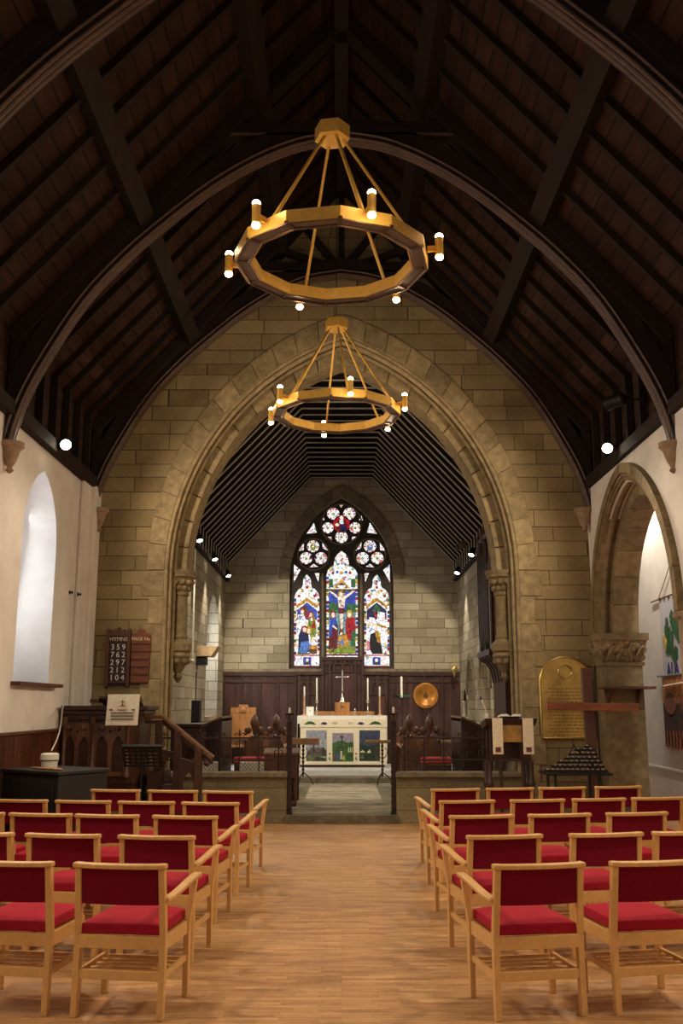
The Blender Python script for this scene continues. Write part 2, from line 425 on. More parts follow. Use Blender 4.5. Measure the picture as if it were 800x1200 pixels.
struct(MB().box(-NX - .1, 6.2, YB, 14.45, -.12, 0).build('floor', 'parquet'), 'orange brown wood block nave floor with scuffed strips')
struct(MB().box(-3.2, 3.2, 14.6, 20.2, -.12, .12).build('floor_chancel', 'carpet'), 'ribbed grey carpet on chancel floor')
st = MB(); st.box(-.82, .82, 14.38, 14.6, -.05, .12); struct(st.build('trim_1', 'step_stone', bevel=.008), 'stone threshold step at chancel gate')
struct(MB().box(-2.8, 2.8, 20.2, 20.75, -.05, .23).build('trim_2', 'step_stone', bevel=.01), 'lower stone step before altar')
struct(MB().box(-2.8, 2.8, 20.75, YE, -.05, ZS).build('trim_3', 'pale_step', bevel=.01), 'pale sanctuary platform under altar')

# --- chancel arch wall
RIDGE = 10.6
w = MB()
outl = [(-NX - .3, 0), (NX + .3, 0), (NX + .3, 6.2), (0, RIDGE), (-NX - .3, 6.2)]
hole = arch(2.70, 3.70, 3.80, zb=-.01)
out_wall = [(-NX - .3, -.02), (-2.70, -.02)] + hole[1:-1] + [(2.70, -.02), (NX + .3, -.02), (NX + .3, 6.2), (0, RIDGE), (-NX - .3, 6.2)]
w.plate([out_wall], 'XZ', YA0, YA0 + .45)
struct(w.build('wall_arch', 'arch_stone'), 'sandstone gable wall pierced by the tall pointed chancel arch')
w = MB()
h2 = arch(2.43, 3.70, 3.50)
w.plate([[(-NX, -.02), (-2.72, -.02), (-2.72, 3.70)] + h2 + [(2.72, 3.70), (2.72, -.02), (NX, -.02), (NX, 6.0), (0, RIDGE - .4), (-NX, 6.0)]], 'XZ', YA0 + .45, YA1)
struct(w.build('wall_arch_rear', 'dressed'), 'inner order of the chancel arch')
# voussoirs, split by joints
def ring(a_out, h_out, a_in, h_in, zs, y0, y1, n, gap=.012, c=0, plane='XZ', lo=0, hi=1, sub=3):
    o = arch(a_out, zs, h_out, c, n * sub // 2); i_ = arch(a_in, zs, h_in, c, n * sub // 2); m = MB(); N = len(o) - 1
    def lerp(L, t):
        t = max(0, min(N, t)); k = min(int(t), N - 1); f = t - k
        return (L[k][0] + (L[k + 1][0] - L[k][0]) * f, L[k][1] + (L[k + 1][1] - L[k][1]) * f)
    step = N / n; g = gap / 2
    seglen = math.hypot(o[0][0] - o[1][0], o[0][1] - o[1][1]); gt = g / seglen
    for k in range(n):
        ts = [k * step + gt + (step - 2 * gt) * q / sub for q in range(sub + 1)]
        A = [lerp(o, t) for t in ts]; B = [lerp(i_, t) for t in ts]
        m.prism(A + B[::-1], plane, y0, y1)
    return m
m = ring(2.98, 4.17, 2.71, 3.82, 3.70, YA0 - .018, YA0 + .05, 26)
for s_ in (-1, 1):   # toothed jamb blocks below the springing
    z = 3.70
    for k, (hh, ww) in enumerate([(.40, .34), (.42, .22), (.42, .30), (.40, .20), (.42, .30), (.40, .22), (.42, .30), (.42, .2), (.4, .28)]):
        z0 = max(0, z - hh); m.box(*sorted((s_ * 2.71, s_ * (2.71 + ww))), YA0 - .012, YA0 + .05, z0 + .006, z - .006); z = z0
struct(m.build('trim_4', 'dressed', bevel=.006), 'outer ring of sandstone voussoirs around chancel arch')
# roll mouldings between the orders
m = MB()
def jamb_path(a, h, y, zb=0.0): return [(-a, y, zb)] + [(p[0], y, p[1]) for p in arch(a, 3.70, h, 0, 24)] + [(a, y, zb)]
for a, h, y, r in ((2.69, 3.79, YA0 + .03, .035), (2.65, 3.74, YA0 + .12, .045), (2.60, 3.69, YA0 + .24, .035)):
    m.tube(jamb_path(a, h, y), r, 10)
m.sweep([(-.03, -.1), (.05, -.1), (.05, .1), (-.03, .1)], jamb_path(2.66, 3.76, YA0 + .34), up=(0, 1, 0))
struct(m.build('trim_5', 'dressed', smooth=50), 'roll mouldings on edge of chancel arch')
m = ring(2.68, 3.74, 2.435, 3.505, 3.70, YA0 + .40, YA1 + .02, 22)
struct(m.build('trim_6', 'dressed', bevel=.02), 'inner ring of chamfered voussoirs under chancel arch')

# --- responds of the chancel arch: corbelled colonnettes
def respond(sx, n):
    x = sx * 2.52; y = 14.93; m = MB()
    m.lathe([(.02, 2.02), (.07, 2.10), (.05, 2.16), (.12, 2.28), (.15, 2.36), (.19, 2.42), (.17, 2.47), (.20, 2.50), (.20, 2.60), (.16, 2.64), (.125, 2.68), (.14, 2.71), (.118, 2.74), (.115, 3.34), (.135, 3.36), (.135, 3.40), (.12, 3.43)], (x, y, 0), 20)
    m.lathe([(.12, 3.40), (.14, 3.50), (.19, 3.60), (.21, 3.62)], (x, y, 0), 20)
    for k in range(10):     # carved foliage knobs
        a = 2 * PI * k / 10
        m.ball((x + .165 * math.cos(a), y + .165 * math.sin(a), 3.56), .055, 8, 6, (1, 1, .9))
        m.ball((x + .13 * math.cos(a + .3), y + .13 * math.sin(a + .3), 3.47), .045, 8, 6, (1, 1, 1.2))
    m.lathe([(.22, 3.62), (.25, 3.64), (.25, 3.68), (.28, 3.72), (.28, 3.74), (.2, 3.74)], (x, y, 0), 8, a0=PI / 8)
    for k in range(8):
        a = 2 * PI * k / 8; m.ball((x + .14 * math.cos(a), y + .14 * math.sin(a), 2.34), .05, 8, 6)
    struct(m.build('trim_%d' % n, 'dressed_dark', smooth=40), 'corbelled colonnette with carved foliage capital carrying the arch')
respond(-1, 7); respond(1, 8)

# --- nave side walls
def win_hole(cy): return arch(.69, 3.72, .93, cy, 10, 1.95)
w = MB(); loops = [rect(YB, YA0 + .02, -.02, 4.97)] + [win_hole(c) for c in (12.05, 7.9, 3.7)]
w.plate(loops, 'YZ', -NX - .6, -NX)
struct(w.build('wall_left', 'plaster'), 'white plastered nave wall with lancet window recess')
w = MB(); w.box(-NX, -NX + .06, 13.75, YA0, 1.36, 4.95); w.box(-NX, -NX + .13, 14.15, YA0, 1.36, 4.95)
struct(w.build('trim_9', 'plaster', bevel=.02), 'stepped white plaster strip in nave corner')
for i, cy in enumerate((12.05, 7.9, 3.7)):
    g = MB(); g.prism(win_hole(cy), 'YZ', -NX - .58, -NX - .56); fr = g.build('window_%d' % (i + 1), 'daylight'); struct(fr, 'daylit lancet window glass in left nave wall')
    f = MB(); f.tube([(-NX - .55, p[0], p[1]) for p in win_hole(cy)] + [(-NX - .55, cy - .69, 1.95)], .03, 6)
    for z in (2.4, 2.9, 3.4, 3.9): f.box(-NX - .56, -NX - .545, cy - .66, cy + .66, z - .008, z + .008)
    f.build('window_frame', 'black_metal', fr)
    s_ = MB(); s_.box(-NX - .5, -NX + .12, cy - .76, cy + .98, 1.905, 1.95); s_.build('window_sill', 'red_oak', fr, bevel=.006)
w = MB(); w.box(-NX, -NX + .03, YB, 13.4, .12, 1.33)
o = struct(w.build('trim_10', 'dado'), 'brown boarded dado along left nave wall')
w = MB(); w.box(-NX, -NX + .06, YB, 13.4, 1.33, 1.37); w.build('dado_rail', 'red_oak', o, bevel=.01)
struct(MB().box(-NX, -NX + .035, YB, 14.4, 0, .12).build('baseboard_left', 'dark_oak', bevel=.008))

# right wall with arcade arch
AC, AS = 12.45, 2.70
w = MB()
io = arch(1.68, AS, 1.90, AC, 14); 
w.plate([[(YB, -.02), (AC - 1.68 - 4.4, -.02)] + [(p[0] - 4.4, p[1]) for p in io] + [(AC + 1.68 - 4.4, -.02), (AC - 1.68, -.02)] + io + [(AC + 1.68, -.02), (YA0 + .02, -.02), (YA0 + .02, 4.97), (YB, 4.97)]], 'YZ', NX - .05, NX + .5)
struct(w.build('wall_right', 'plaster'), 'white plastered nave wall above stone arcade arch')
for k, ac in enumerate((AC, AC - 4.4)):
    m = ring(1.87, 2.16, 1.74, 2.02, AS, NX - .13, NX - .04, 12, .01, ac, 'YZ')
    m2 = ring(1.76, 2.04, 1.66, 1.92, AS, NX - .09, NX + .52, 12, .01, ac, 'YZ')
    m.add(m2.v, m2.f); 
    for a, h, x, r in ((1.72, 1.99, NX - .09, .03), (1.67, 1.93, NX + .02, .05)):
        m.tube([(x, p[0], p[1]) for p in arch(a, AS, h, ac, 20)], r, 8)
    m3 = ring(1.66, 1.92, 1.50, 1.72, AS, NX + .10, NX + .46, 12, .01, ac, 'YZ'); m.add(m3.v, m3.f)
    struct(m.build('trim_%d' % (11 + k), 'dressed_dark', smooth=40), 'moulded sandstone arch in right nave wall')
def pier(y0, y1, n):
    m = MB(); m.box(NX - .06, NX + .51, y0, y1, 0, 2.26); m.box(NX - .09, NX + .54, y0 - .03, y1 + .03, 2.24, 2.29)
    m.frustum((NX - .06, NX + .51, y0, y1, 2.28), (NX - .13, NX + .56, y0 - .12, y1 + .05, 2.60))
    m.box(NX - .15, NX + .58, y0 - .15, y1 + .05, 2.60, 2.70)
    for k in range(9):
        x = NX - .08 + .07 * k; m.ball((x, y0 - .06 - .02 * (k % 2), 2.47 + .05 * (k % 3)), .065, 8, 6); m.ball((x + .03, y0 - .02, 2.36), .05, 8, 6)
        d_ = 1 if k % 2 else -1; h_ = .04 * (k % 3)
        m.tube(smoothpath([(x, y0 - .02, 2.30), (x + d_ * .02, y0 - .08, 2.38 + h_ * .5), (x + d_ * .08, y0 - .11, 2.46 + h_), (x + d_ * .12, y0 - .10, 2.42 + h_), (x + d_ * .09, y0 - .10, 2.38 + h_)], 3), [.018 + .012 * math.sin(q * .26) for q in range(13)], 6)
    for k in range(7):
        y = y0 + (y1 - y0) * k / 6; m.ball((NX - .1, y, 2.47 + .05 * (k % 3)), .06, 8, 6)
    m.box(NX - .08, NX + .53, y0 - .03, y1, 0, .22)
    struct(m.build('trim_%d' % n, 'dressed_dark', smooth=35, bevel=.0), 'sandstone pier with carved leaf capital in arcade arch')
pier(14.02, 14.52, 13)
m = MB()   # corbel at the near springing
for yy in (AC - 1.75, AC - 4.4 + 1.75):
    m.lathe([(.03, 2.30), (.08, 2.38), (.06, 2.43), (.13, 2.52), (.12, 2.58), (.19, 2.64), (.19, 2.70), (.05, 2.72)], (NX + .05, yy, 0), 16)
m.box(NX - .09, NX + .53, AC - 4.4 + 1.66, AC - 1.74, 0, 2.7)
struct(m.build('trim_14', 'pink_stone', smooth=40), 'moulded stone corbel and pier at near side of arcade arch')
struct(MB().box(5.0, 5.2, YB, 17.2, -.02, 5.6).build('wall_aisle', 'plaster'), 'white plastered outer wall of side aisle')
struct(MB().box(NX + .3, 5.2, 17.0, 17.2, -.02, 5.6).build('wall_aisle_end', 'plaster'))
struct(MB().box(NX + .3, 5.2, YB, 17.2, 5.5, 5.6).build('ceiling_aisle', 'plaster'))
struct(MB().box(NX - .05, 5.2, 14.45, 17.2, -.12, 0).build('floor_aisle', 'parquet'))
struct(MB().box(4.985, 5.0, YB, 17.0, .70, .74).build('baseboard_aisle', 'plaster', bevel=.006), 'thin white rail along the aisle wall')
# west wall behind
w = MB(); w.plate([rect(-NX - .3, 5.2, -.02, 11.0), arch(1.6, 4.2, 2.6, 0, 12, 2.2)], 'XZ', YB - .3, YB)
struct(w.build('wall_back', 'plaster'))
g = MB(); g.prism(arch(1.6, 4.2, 2.6, 0, 12, 2.2), 'XZ', YB - .28, YB - .26); struct(g.build('window_4', 'daylight'))
struct(MB().box(NX - .05, NX + .5, YB, YA0, 4.95, 5.0).build('trim_15', 'plaster'))

# --- nave roof
SL = 1.115
def zroof(x, off=0.0): return 7.50 - (abs(x) - 2.5) * SL + off    # underside of boards
ce = MB()
for s_ in (-1, 1):
    ce.prism([(s_ * (NX + .02), 4.95), (s_ * (NX + .02), zroof(NX)), (0, zroof(0)), (0, zroof(0) + .15), (s_ * (NX + .2), zroof(NX + .1) + .15), (s_ * (NX + .2), 4.95)], 'XZ', YB, YA0)
CEIL = struct(ce.build('ceiling', 'roof_board'), 'dark boarded pitched nave roof with rafters and purlins')
pu = MB()
for s_ in (-1, 1):
    for x, d in ((2.50, .22), (1.12, .20)):
        z = zroof(x) - .20; ang = math.atan(SL)
        m = MB(); nrm = Vector((-s_ * math.sin(ang), 0, -math.cos(ang)))
        c0 = Vector((s_ * x, YB, zroof(x))) + nrm * .13
        m.bar(c0, c0 + Vector((0, YA0 - YB, 0)), d, .26, up=nrm); m.build('purlin', 'roof_timber', CEIL)
    m = MB(); m.box(*sorted((s_ * (NX + .0), s_ * (NX - .12))), YB, YA0, 4.93, 5.10); m.build('wall_plate', 'roof_timber', CEIL, bevel=.01)
m = MB(); m.box(-.09, .09, YB, YA0, zroof(0) - .35, zroof(0)); m.build('ridge_beam', 'roof_timber', CEIL)
y = 3.2
TR = (3.75, 7.25, 10.6, 14.36)
while y < 14.2:
    if min(abs(y - t) for t in TR) > .2:
        for s_ in (-1, 1):
            m = MB(); pts = [(s_ * (NX - .04), y, 5.05), (s_ * (NX - .04), y, zroof(NX - .04) - .04), (s_ * .05, y, zroof(0.05) - .04)]
            m.sweep([(-.045, -.035), (.045, -.035), (.045, .035), (-.045, .035)], pts, up=(0, 1, 0)); m.build('rafter', 'roof_timber', CEIL)
    y += .56
# trusses
RIB = [(3.80, 4.62), (3.70, 5.03), (3.49, 5.53), (3.03, 6.34), (2.55, 6.92), (2.06, 7.39), (1.55, 7.82), (1.04, 8.15), (.52, 8.38), (.0, 8.47)]
ribp = smoothpath(RIB, 4)
def offset(P, d):
    out = []
    for i, p in enumerate(P):
        a = P[max(i - 1, 0)]; b = P[min(i + 1, len(P) - 1)]; tx, tz = b[0] - a[0], b[1] - a[1]; l = math.hypot(tx, tz)
        out.append((p[0] + tz / l * d, p[1] - tx / l * d))
    out[-1] = (0.0, P[-1][1] + d); return [(max(0.0, q[0]), q[1]) for q in out]
ribo = offset(ribp, .26)
def truss(y, fan, n):
    t = MB().box(-.05, .05, y - .05, y + .05, zroof(0) - .5, zroof(0) - .2).build('trim_%d' % n, 'roof_timber'); struct(t, 'dark arched timber roof truss')
    full_i = [(-a, b) for a, b in ribp] + ribp[::-1][1:]; full_o = [(-min(a, NX - .01), b) for a, b in ribo] + [(min(a, NX - .01), b) for a, b in ribo[::-1][1:]]
    m = MB(); m.plate([full_i + full_o[::-1]], 'XZ', y - .11, y + .11); m.build('arch_brace', 'rib_timber', t, bevel=.02)
    for dy, d, r in ((-.085, -.005, .022), (-.03, -.015, .026), (.03, -.015, .026), (-.115, .05, .018)):
        q = offset(ribp, d); q2 = [(-a, y + dy, b) for a, b in q] + [(a, y + dy, b) for a, b in q[::-1][1:]]
        m = MB(); m.tube(q2, r, 6); m.build('rib_moulding', 'rib_edge', t, smooth=60)
    for s_ in (-1, 1):
        m = MB(); zz = lambda x: zroof(x) - .14
        m.bar((s_ * NX, y, zz(NX)), (0, y, zz(0)), .2, .26, up=(0, 1, 0)); m.build('principal_rafter', 'roof_timber', t, bevel=.015)
        m = MB(); m.box(*sorted((s_ * NX, s_ * (NX - .14))), y - .1, y + .1, 4.95, zz(NX) + .1); m.build('wall_post', 'roof_timber', t)
    m = MB(); m.box(-1.62, 1.62, y - .09, y + .09, 8.48, 8.68); m.build('collar', 'roof_timber', t, bevel=.015)
    m = MB(); m.bar((-1.62, y - .10, 8.50), (1.62, y - .10, 8.50), .02, .03); m.build('collar_edge', 'rib_edge', t)
    if fan:
        for ang, l in ((20, 1.75), (52, 1.55), (90, 1.5), (128, 1.55), (160, 1.75)):
            a = math.radians(ang); m = MB(); m.bar((0, y, 8.55), (l * math.cos(a), y, 8.55 + l * math.sin(a)), .1, .1, up=(0, 1, 0)); m.build('strut', 'roof_timber', t)
    return t
for k, yy in enumerate(TR): truss(yy, k == 3, 16 + k)
def corbel(x, y, z, s_, n, lab):
    m = MB(); m.lathe([(.015, -.36), (.05, -.33), (.03, -.29), (.07, -.22), (.10, -.12), (.11, -.09), (.15, -.05), (.15, 0), (.02, .0)], (x, y, z), 14)
    struct(m.build('trim_%d' % n, 'pink_stone', smooth=40), lab)
n_ = 20
for yy in TR[1:]:
    for s_ in (-1, 1):
        corbel(s_ * (NX - .06) if yy < 14 else s_ * (NX - .14), yy, 4.63, s_, n_, 'carved stone corbel under roof rib'); n_ += 1

# --- chancel walls
w = MB(); CHW = arch(.95, 3.0, 1.05, 20.95, 8, 1.45)
w.plate([rect(YA1, YE + .3, -.02, 4.75), CHW], 'YZ', -CX - .5, -CX); struct(w.build('wall_chancel_left', 'chancel_stone'), 'sandstone chancel wall with window recess')
g = MB(); g.prism(CHW, 'YZ', -CX - .48, -CX - .46); struct(g.build('window_5', 'daylight'), 'daylit window recess in left chancel wall')
w = MB(); DR = arch(.55, 1.9, .75, 20.95, 8); DR2 = arch(.62, 2.0, .85, 18.9, 8)
w.plate([[(YA1, -.02), (18.9 - .62, -.02)] + DR2 + [(18.9 + .62, -.02), (20.95 - .55, -.02)] + DR + [(20.95 + .55, -.02), (YE + .3, -.02), (YE + .3, 4.75), (YA1, 4.75)]], 'YZ', CX, CX + .4)
struct(w.build('wall_chancel_right', 'chancel_stone'), 'sandstone chancel wall with two pointed doorways')
m = ring(.70, .92, .56, .76, 1.9, CX - .04, CX + .02, 8, .008, 20.95, 'YZ'); m2 = ring(.80, 1.04, .63, .86, 2.0, CX - .04, CX + .02, 8, .008, 18.9, 'YZ'); m.add(m2.v, m2.f)
struct(m.build('trim_30', 'dressed_grey'), 'pointed stone hoods over the chancel doorways')
struct(MB().box(CX + .38, CX + .45, 15.4, YE, 0, 4).build('wall_vestry', 'plaster'))
# east wall with window opening
WY = YE
def wz(zx, zy): p = at(330 + zx / 5, 560 + zy / 5, WY + .12); return (p.x, p.z)
apx = wz(350, 122); spl = wz(350, 600); hw = abs(wz(48, 600)[0]); bot = wz(350, 1122)[1]
OPEN = arch(hw, spl[1], apx[1] - spl[1], 0, 16, bot)
w = MB(); w.plate([[(-CX - .3, -.02), (CX + .3, -.02), (CX + .3, 5.2), (.9, 7.35), (-.9, 7.35), (-CX - .3, 5.2)], OPEN], 'XZ', YE, YE + .45)
struct(w.build('wall_back_chancel', 'chancel_stone'), 'sandstone east wall around stained glass window')
m = ring(hw + .27, apx[1] - spl[1] + .33, hw, apx[1] - spl[1], spl[1], YE - .03, YE + .1, 20, .01)
struct(m.build('trim_31', 'dressed_grey', bevel=.008), 'stone voussoir ring around east window')
m = MB(); m.box(-CX, CX, YE - .05, YE + .02, 2.45, 2.53); struct(m.build('trim_32', 'dressed_grey', bevel=.01), 'stone string course above panelling')
# chancel roof
ce = MB(); zc = 7.22
prof = [(CX - .02, 4.7), (CX - .02, 5.12), (.82, zc), (-.82, zc), (-CX + .02, 5.12), (-CX + .02, 4.7)]
ce.prism(prof + [(-CX - .3, 4.7), (-CX - .3, 5.3), (-.95, zc + .2), (.95, zc + .2), (CX + .3, 5.3), (CX + .3, 4.7)], 'XZ', YA1, YE + .3)
CC = struct(ce.build('ceiling_chancel', 'chancel_board'), 'black chancel roof with pale edged rafters')
for k in range(19):
    y = 15.62 + k * .395
    pts = [(CX - .06, y, 4.7), (CX - .06, y, 5.08), (.80, y, zc - .05), (-.80, y, zc - .05), (-CX + .06, y, 5.08), (-CX + .06, y, 4.7)]
    m = MB(); m.sweep([(-.05, -.05), (.05, -.05), (.05, .05), (-.05, .05)], pts, up=(0, 1, 0)); r_ = m.build('rafter', 'chancel_board', CC)
    q = [(x * (1 - .05 / abs(x)), yy - .045, z - .045) for x, yy, z in pts]
    m = MB(); m.sweep([(-.011, -.011), (.011, -.011), (.011, .011), (-.011, .011)], q, up=(0, 1, 0)); m.build('pale_edge', 'rafter_edge', r_)
for s_ in (-1, 1):
    m = MB(); m.box(*sorted((s_ * CX, s_ * (CX - .1))), YA1, YE, 4.62, 4.74); m.build('wall_plate', 'roof_timber', CC)

# --- low stone screen wall at the chancel step
for k, (x0, x1) in enumerate(((-2.72, -.80), (.80, 2.72))):
    m = MB(); m.box(x0, x1, 14.46, 14.66, 0, .64); m.box(x0, x1, 14.44, 14.68, 0, .10); o = m.build('trim_%d' % (33 + k), 'low_stone', bevel=.006)
    struct(o, 'low sandstone screen wall %s of the chancel gate' % ('left' if k == 0 else 'right'))
    c = MB(); c.box(x0 - .01, x1 + .01, 14.42, 14.70, .64, .72); c.build('coping', 'dressed_grey', o, bevel=.015)
m = MB(); m.box(-NX, -2.72, 13.3, 14.5, 0, .3); struct(m.build('trim_35', 'low_stone', bevel=.01), 'stone plinth under pulpit')

# ================================================================ EAST WINDOW
GP = {'white': (240, 240, 238), 'cream': (246, 232, 196), 'blue': (54, 82, 190), 'sky': (96, 138, 214), 'navy': (30, 38, 82), 'red': (190, 30, 46), 'maroon': (112, 30, 40),
      'green': (58, 112, 62), 'lime': (142, 158, 58), 'gold': (220, 160, 50), 'brown': (104, 70, 38), 'flesh': (246, 222, 200), 'pink': (226, 140, 150), 'black': (30, 26, 32), 'teal': (120, 170, 170)}
GN = list(GP)
GM = [glass_pane('glass_' + k, v, 1.3 if k in ('white', 'cream', 'flesh') else 1.15, 17 if k in ('white', 'cream') else 12, .14 if k in ('white', 'cream', 'flesh') else .4,   .05 if k == 'white' else .05) for k, v in GP.items()]
WIN = struct(bpy.data.objects.new('window_6', None), 'pointed east window of three stained glass lights with traceried head'); COL.objects.link(WIN)
WIN.location = (0, 0, 0)
def zp(L): return [wz(*p) for p in L]
def mir(L): return [(704 - x, y) for x, y in L]
lanL = [(73, 1110), (73, 700), (82, 672), (98, 652), (118, 640), (124, 622), (124, 598), (134, 578), (147, 564), (160, 578), (171, 598), (171, 622), (176, 640), (196, 652), (212, 672), (220, 700), (220, 1110)]
lanR = mir(lanL)[::-1]
lanR = [(x + 0, y) for x, y in lanR]
lanC = [(262, 1052), (262, 565), (272, 535), (288, 520), (304, 514), (307, 490), (314, 462), (330, 442), (350, 426), (372, 442), (386, 462), (392, 490), (396, 514), (412, 520), (432, 535), (445, 565), (445, 1052)]
def zc_(x, y, r, n=22): return [(x + r * math.cos(2 * PI * k / n), y + r * math.sin(2 * PI * k / n)) for k in range(n)]
foil_top = [(302, 210, 36), (396, 210, 36), (270, 293, 33), (430, 293, 33), (350, 346, 36)]
foil_l = [(183, 400, 36), (143, 470, 36), (229, 470, 36)]; foil_r = [(517, 400, 36), (474, 470, 36), (560, 470, 36)]
bits = [[(188, 262), (205, 322), (145, 328)], [(130, 380), (95, 430), (128, 425)], [(237, 378), (274, 430), (240, 412)], [(160, 525), (187, 503), (215, 522)], [(72, 508), (110, 540), (70, 615)],
        [(193, 558), (220, 558), (215, 613)], [(238, 220), (252, 248), (229, 250)], [(265, 345), (290, 345), (295, 368)]]
bits += [mir(b) for b in bits]; bits.append([(335, 156), (362, 156), (348, 176)])
holes = [lanL, lanC, lanR] + [zc_(*f) for f in foil_l + foil_r] + [zc_(*f) for f in foil_top] + [zc_(350, 270, 50)] + bits
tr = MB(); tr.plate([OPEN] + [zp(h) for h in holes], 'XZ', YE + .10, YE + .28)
tr.build('tracery', plain('backlit_tracery_stone', (64, 54, 44), .85, 0, .2, 8), WIN, bevel=.0)  # backlit darkness of the tracery put into its stone colour
m = MB()     # raised mouldings of the tracery
for (cx, cy, r) in ((187, 448, 92), (518, 448, 92), (350, 272, 118)):
    c = zp(zc_(cx, cy, r, 32)); m.tube([(p[0], YE + .10, p[1]) for p in c + c[:1]], .025, 6)
for x in (241, 465): m.tube([(wz(x, 1118)[0], YE + .09, wz(x, 1118)[1]), (wz(x, 560)[0], YE + .09, wz(x, 560)[1])], .035, 6)
m.build('mullion', plain('mullion_stone', (120, 102, 78), .85, 0, .2, 8), WIN, smooth=50)
YG = YE + .20
class Glass:
    def __init__(s): s.m = MB(); s.k = 0
    def poly(s, pts, c, layer=None):
        s.k += 1; s.m.cur = GN.index(c); y = YG - .0006 * s.k
        s.m.add([(p[0], y, p[1]) for p in zp(pts)], [tuple(range(len(pts)))])
        return s
    def r(s, x0, x1, y0, y1, c): return s.poly([(x0, y0), (x1, y0), (x1, y1), (x0, y1)], c)
    def e(s, x, y, rx, ry, c, n=12): return s.poly([(x + rx * math.cos(2 * PI * k / n), y + ry * math.sin(2 * PI * k / n)) for k in range(n)], c)
    def done(s, name): return s.m.build(name, GM, WIN)
def border(g, x0, x1, y0, y1, wd=12, step=24, cols=('blue', 'red', 'cream', 'green', 'gold', 'white', 'maroon')):
    k = 0; y = y0
    while y < y1:
        for x in (x0, x1 - wd): g.r(x, x + wd, y, min(y + step - 5, y1), cols[(k + (x > x0) * 3) % len(cols)])
        k += 1; y += step
def side_light(mx, figs):
    f = (lambda L: mir(L)) if mx else (lambda L: L)
    g = Glass(); P = lambda L, c: g.poly(f(L), c)
    g.poly(lanR if mx else lanL, 'white')
    X = lambda a, b: (704 - b, 704 - a) if mx else (a, b)
    border(g, *X(73, 220), 705, 1040)
    for (x, y, c) in ((100, 690, 'red'), (193, 690, 'red'), (147, 680, 'cream'), (120, 660, 'gold'), (174, 660, 'teal'), (147, 640, 'red'), (147, 605, 'pink'), (138, 585, 'teal')):
        xx = 704 - x if mx else x; g.e(xx, y, 9, 9, c, 8)
    P([(85, 745), (147, 700), (209, 745), (209, 765), (147, 722), (85, 765)], 'gold')
    figs(g, P)
    a, b = X(73, 220); g.r(a, b, 1034, 1044, 'pink'); g.r(a, b, 1044, 1100, 'white'); g.r(a, b, 1100, 1110, 'maroon')
    a, b = X(125, 172); g.r(a, b, 1050, 1096, 'blue'); g.e((a + b) / 2, 1068, 9, 11, 'flesh'); g.r((a + b) / 2 - 12, (a + b) / 2 + 12, 1078, 1096, 'brown')
    g.done('stained_glass')
def figsL(g, P):
    P([(90, 800), (90, 775), (147, 728), (206, 775), (206, 830), (90, 830)], 'blue')
    P([(108, 815), (108, 755), (150, 750), (152, 815)], 'brown'); P([(134, 820), (150, 770), (160, 820)], 'red')
    P([(88, 890), (95, 800), (128, 795), (150, 860), (140, 900)], 'white'); P([(150, 875), (160, 790), (190, 790), (204, 880), (198, 940), (170, 940)], 'lime')
    P([(168, 880), (192, 830), (198, 880)], 'red'); g.e(170, 800, 15, 20, 'red'); g.e(170, 803, 9, 13, 'flesh')
    P([(95, 1026), (98, 925), (118, 870), (150, 868), (160, 950), (162, 1020)], 'navy'); P([(100, 1026), (112, 960), (160, 955), (168, 1000), (130, 1030)], 'sky')
    g.e(134, 885, 18, 22, 'red'); g.e(134, 888, 11, 15, 'flesh'); P([(160, 985), (206, 975), (206, 1000), (162, 1005)], 'gold'); P([(168, 975), (175, 935), (200, 930), (205, 975)], 'white')
    P([(160, 1030), (165, 1003), (206, 1000), (206, 1030)], 'brown'); P([(90, 1034), (95, 1010), (120, 1028), (165, 1024), (165, 1034)], 'green')
def figsR(g, P):
    P([(90, 800), (90, 775), (147, 728), (206, 775), (206, 830), (90, 830)], 'navy'); P([(120, 780), (147, 735), (175, 780)], 'green')
    P([(95, 870), (100, 790), (140, 780), (152, 870)], 'white'); g.e(120, 780, 14, 20, 'red'); g.e(120, 784, 10, 14, 'flesh'); P([(140, 815), (165, 770), (160, 815)], 'red')
    P([(150, 890), (158, 820), (190, 815), (205, 880)], 'white'); g.e(175, 825, 13, 16, 'red'); g.e(175, 828, 8, 11, 'flesh')
    P([(90, 870), (150, 850), (150, 866), (90, 882)], 'gold'); P([(88, 1010), (92, 890), (150, 890), (150, 940), (140, 1010)], 'white')
    P([(110, 1030), (125, 960), (150, 900), (185, 915), (190, 960), (186, 1010), (170, 1032)], 'black'); P([(120, 970), (135, 900), (160, 890), (145, 960)], 'gold'); g.e(158, 895, 18, 22, 'gold'); g.e(158, 898, 10, 14, 'flesh')
    P([(186, 1010), (188, 960), (206, 950), (206, 1015)], 'pink'); P([(90, 1034), (95, 1014), (110, 1034)], 'green')
side_light(False, figsL); side_light(True, figsR)
g = Glass(); g.poly(lanC, 'white'); border(g, 262, 445, 575, 1030, 13)
for x, y, c in ((350, 480, 'pink'), (330, 505, 'teal'), (372, 505, 'teal'), (350, 455, 'cream'), (300, 555, 'red'), (400, 555, 'red'), (350, 555, 'gold'), (325, 550, 'blue'), (377, 550, 'blue')): g.e(x, y, 9, 9, c, 8)
g.r(276, 300, 590, 640, 'green'); g.r(406, 432, 590, 640, 'green'); g.poly([(302, 645), (350, 592), (402, 645)], 'gold'); g.poly([(318, 645), (350, 610), (386, 645)], 'navy'); g.r(328, 374, 628, 646, 'white')
g.r(275, 433, 650, 665, 'brown'); g.r(275, 433, 665, 790, 'blue'); g.poly([(275, 790), (275, 740), (300, 725), (330, 745), (330, 790)], 'green'); g.poly([(370, 790), (385, 735), (433, 740), (433, 790)], 'green')
g.r(275, 433, 790, 1000, 'teal'); g.r(275, 433, 985, 1030, 'lime'); g.r(338, 362, 660, 900, 'brown')
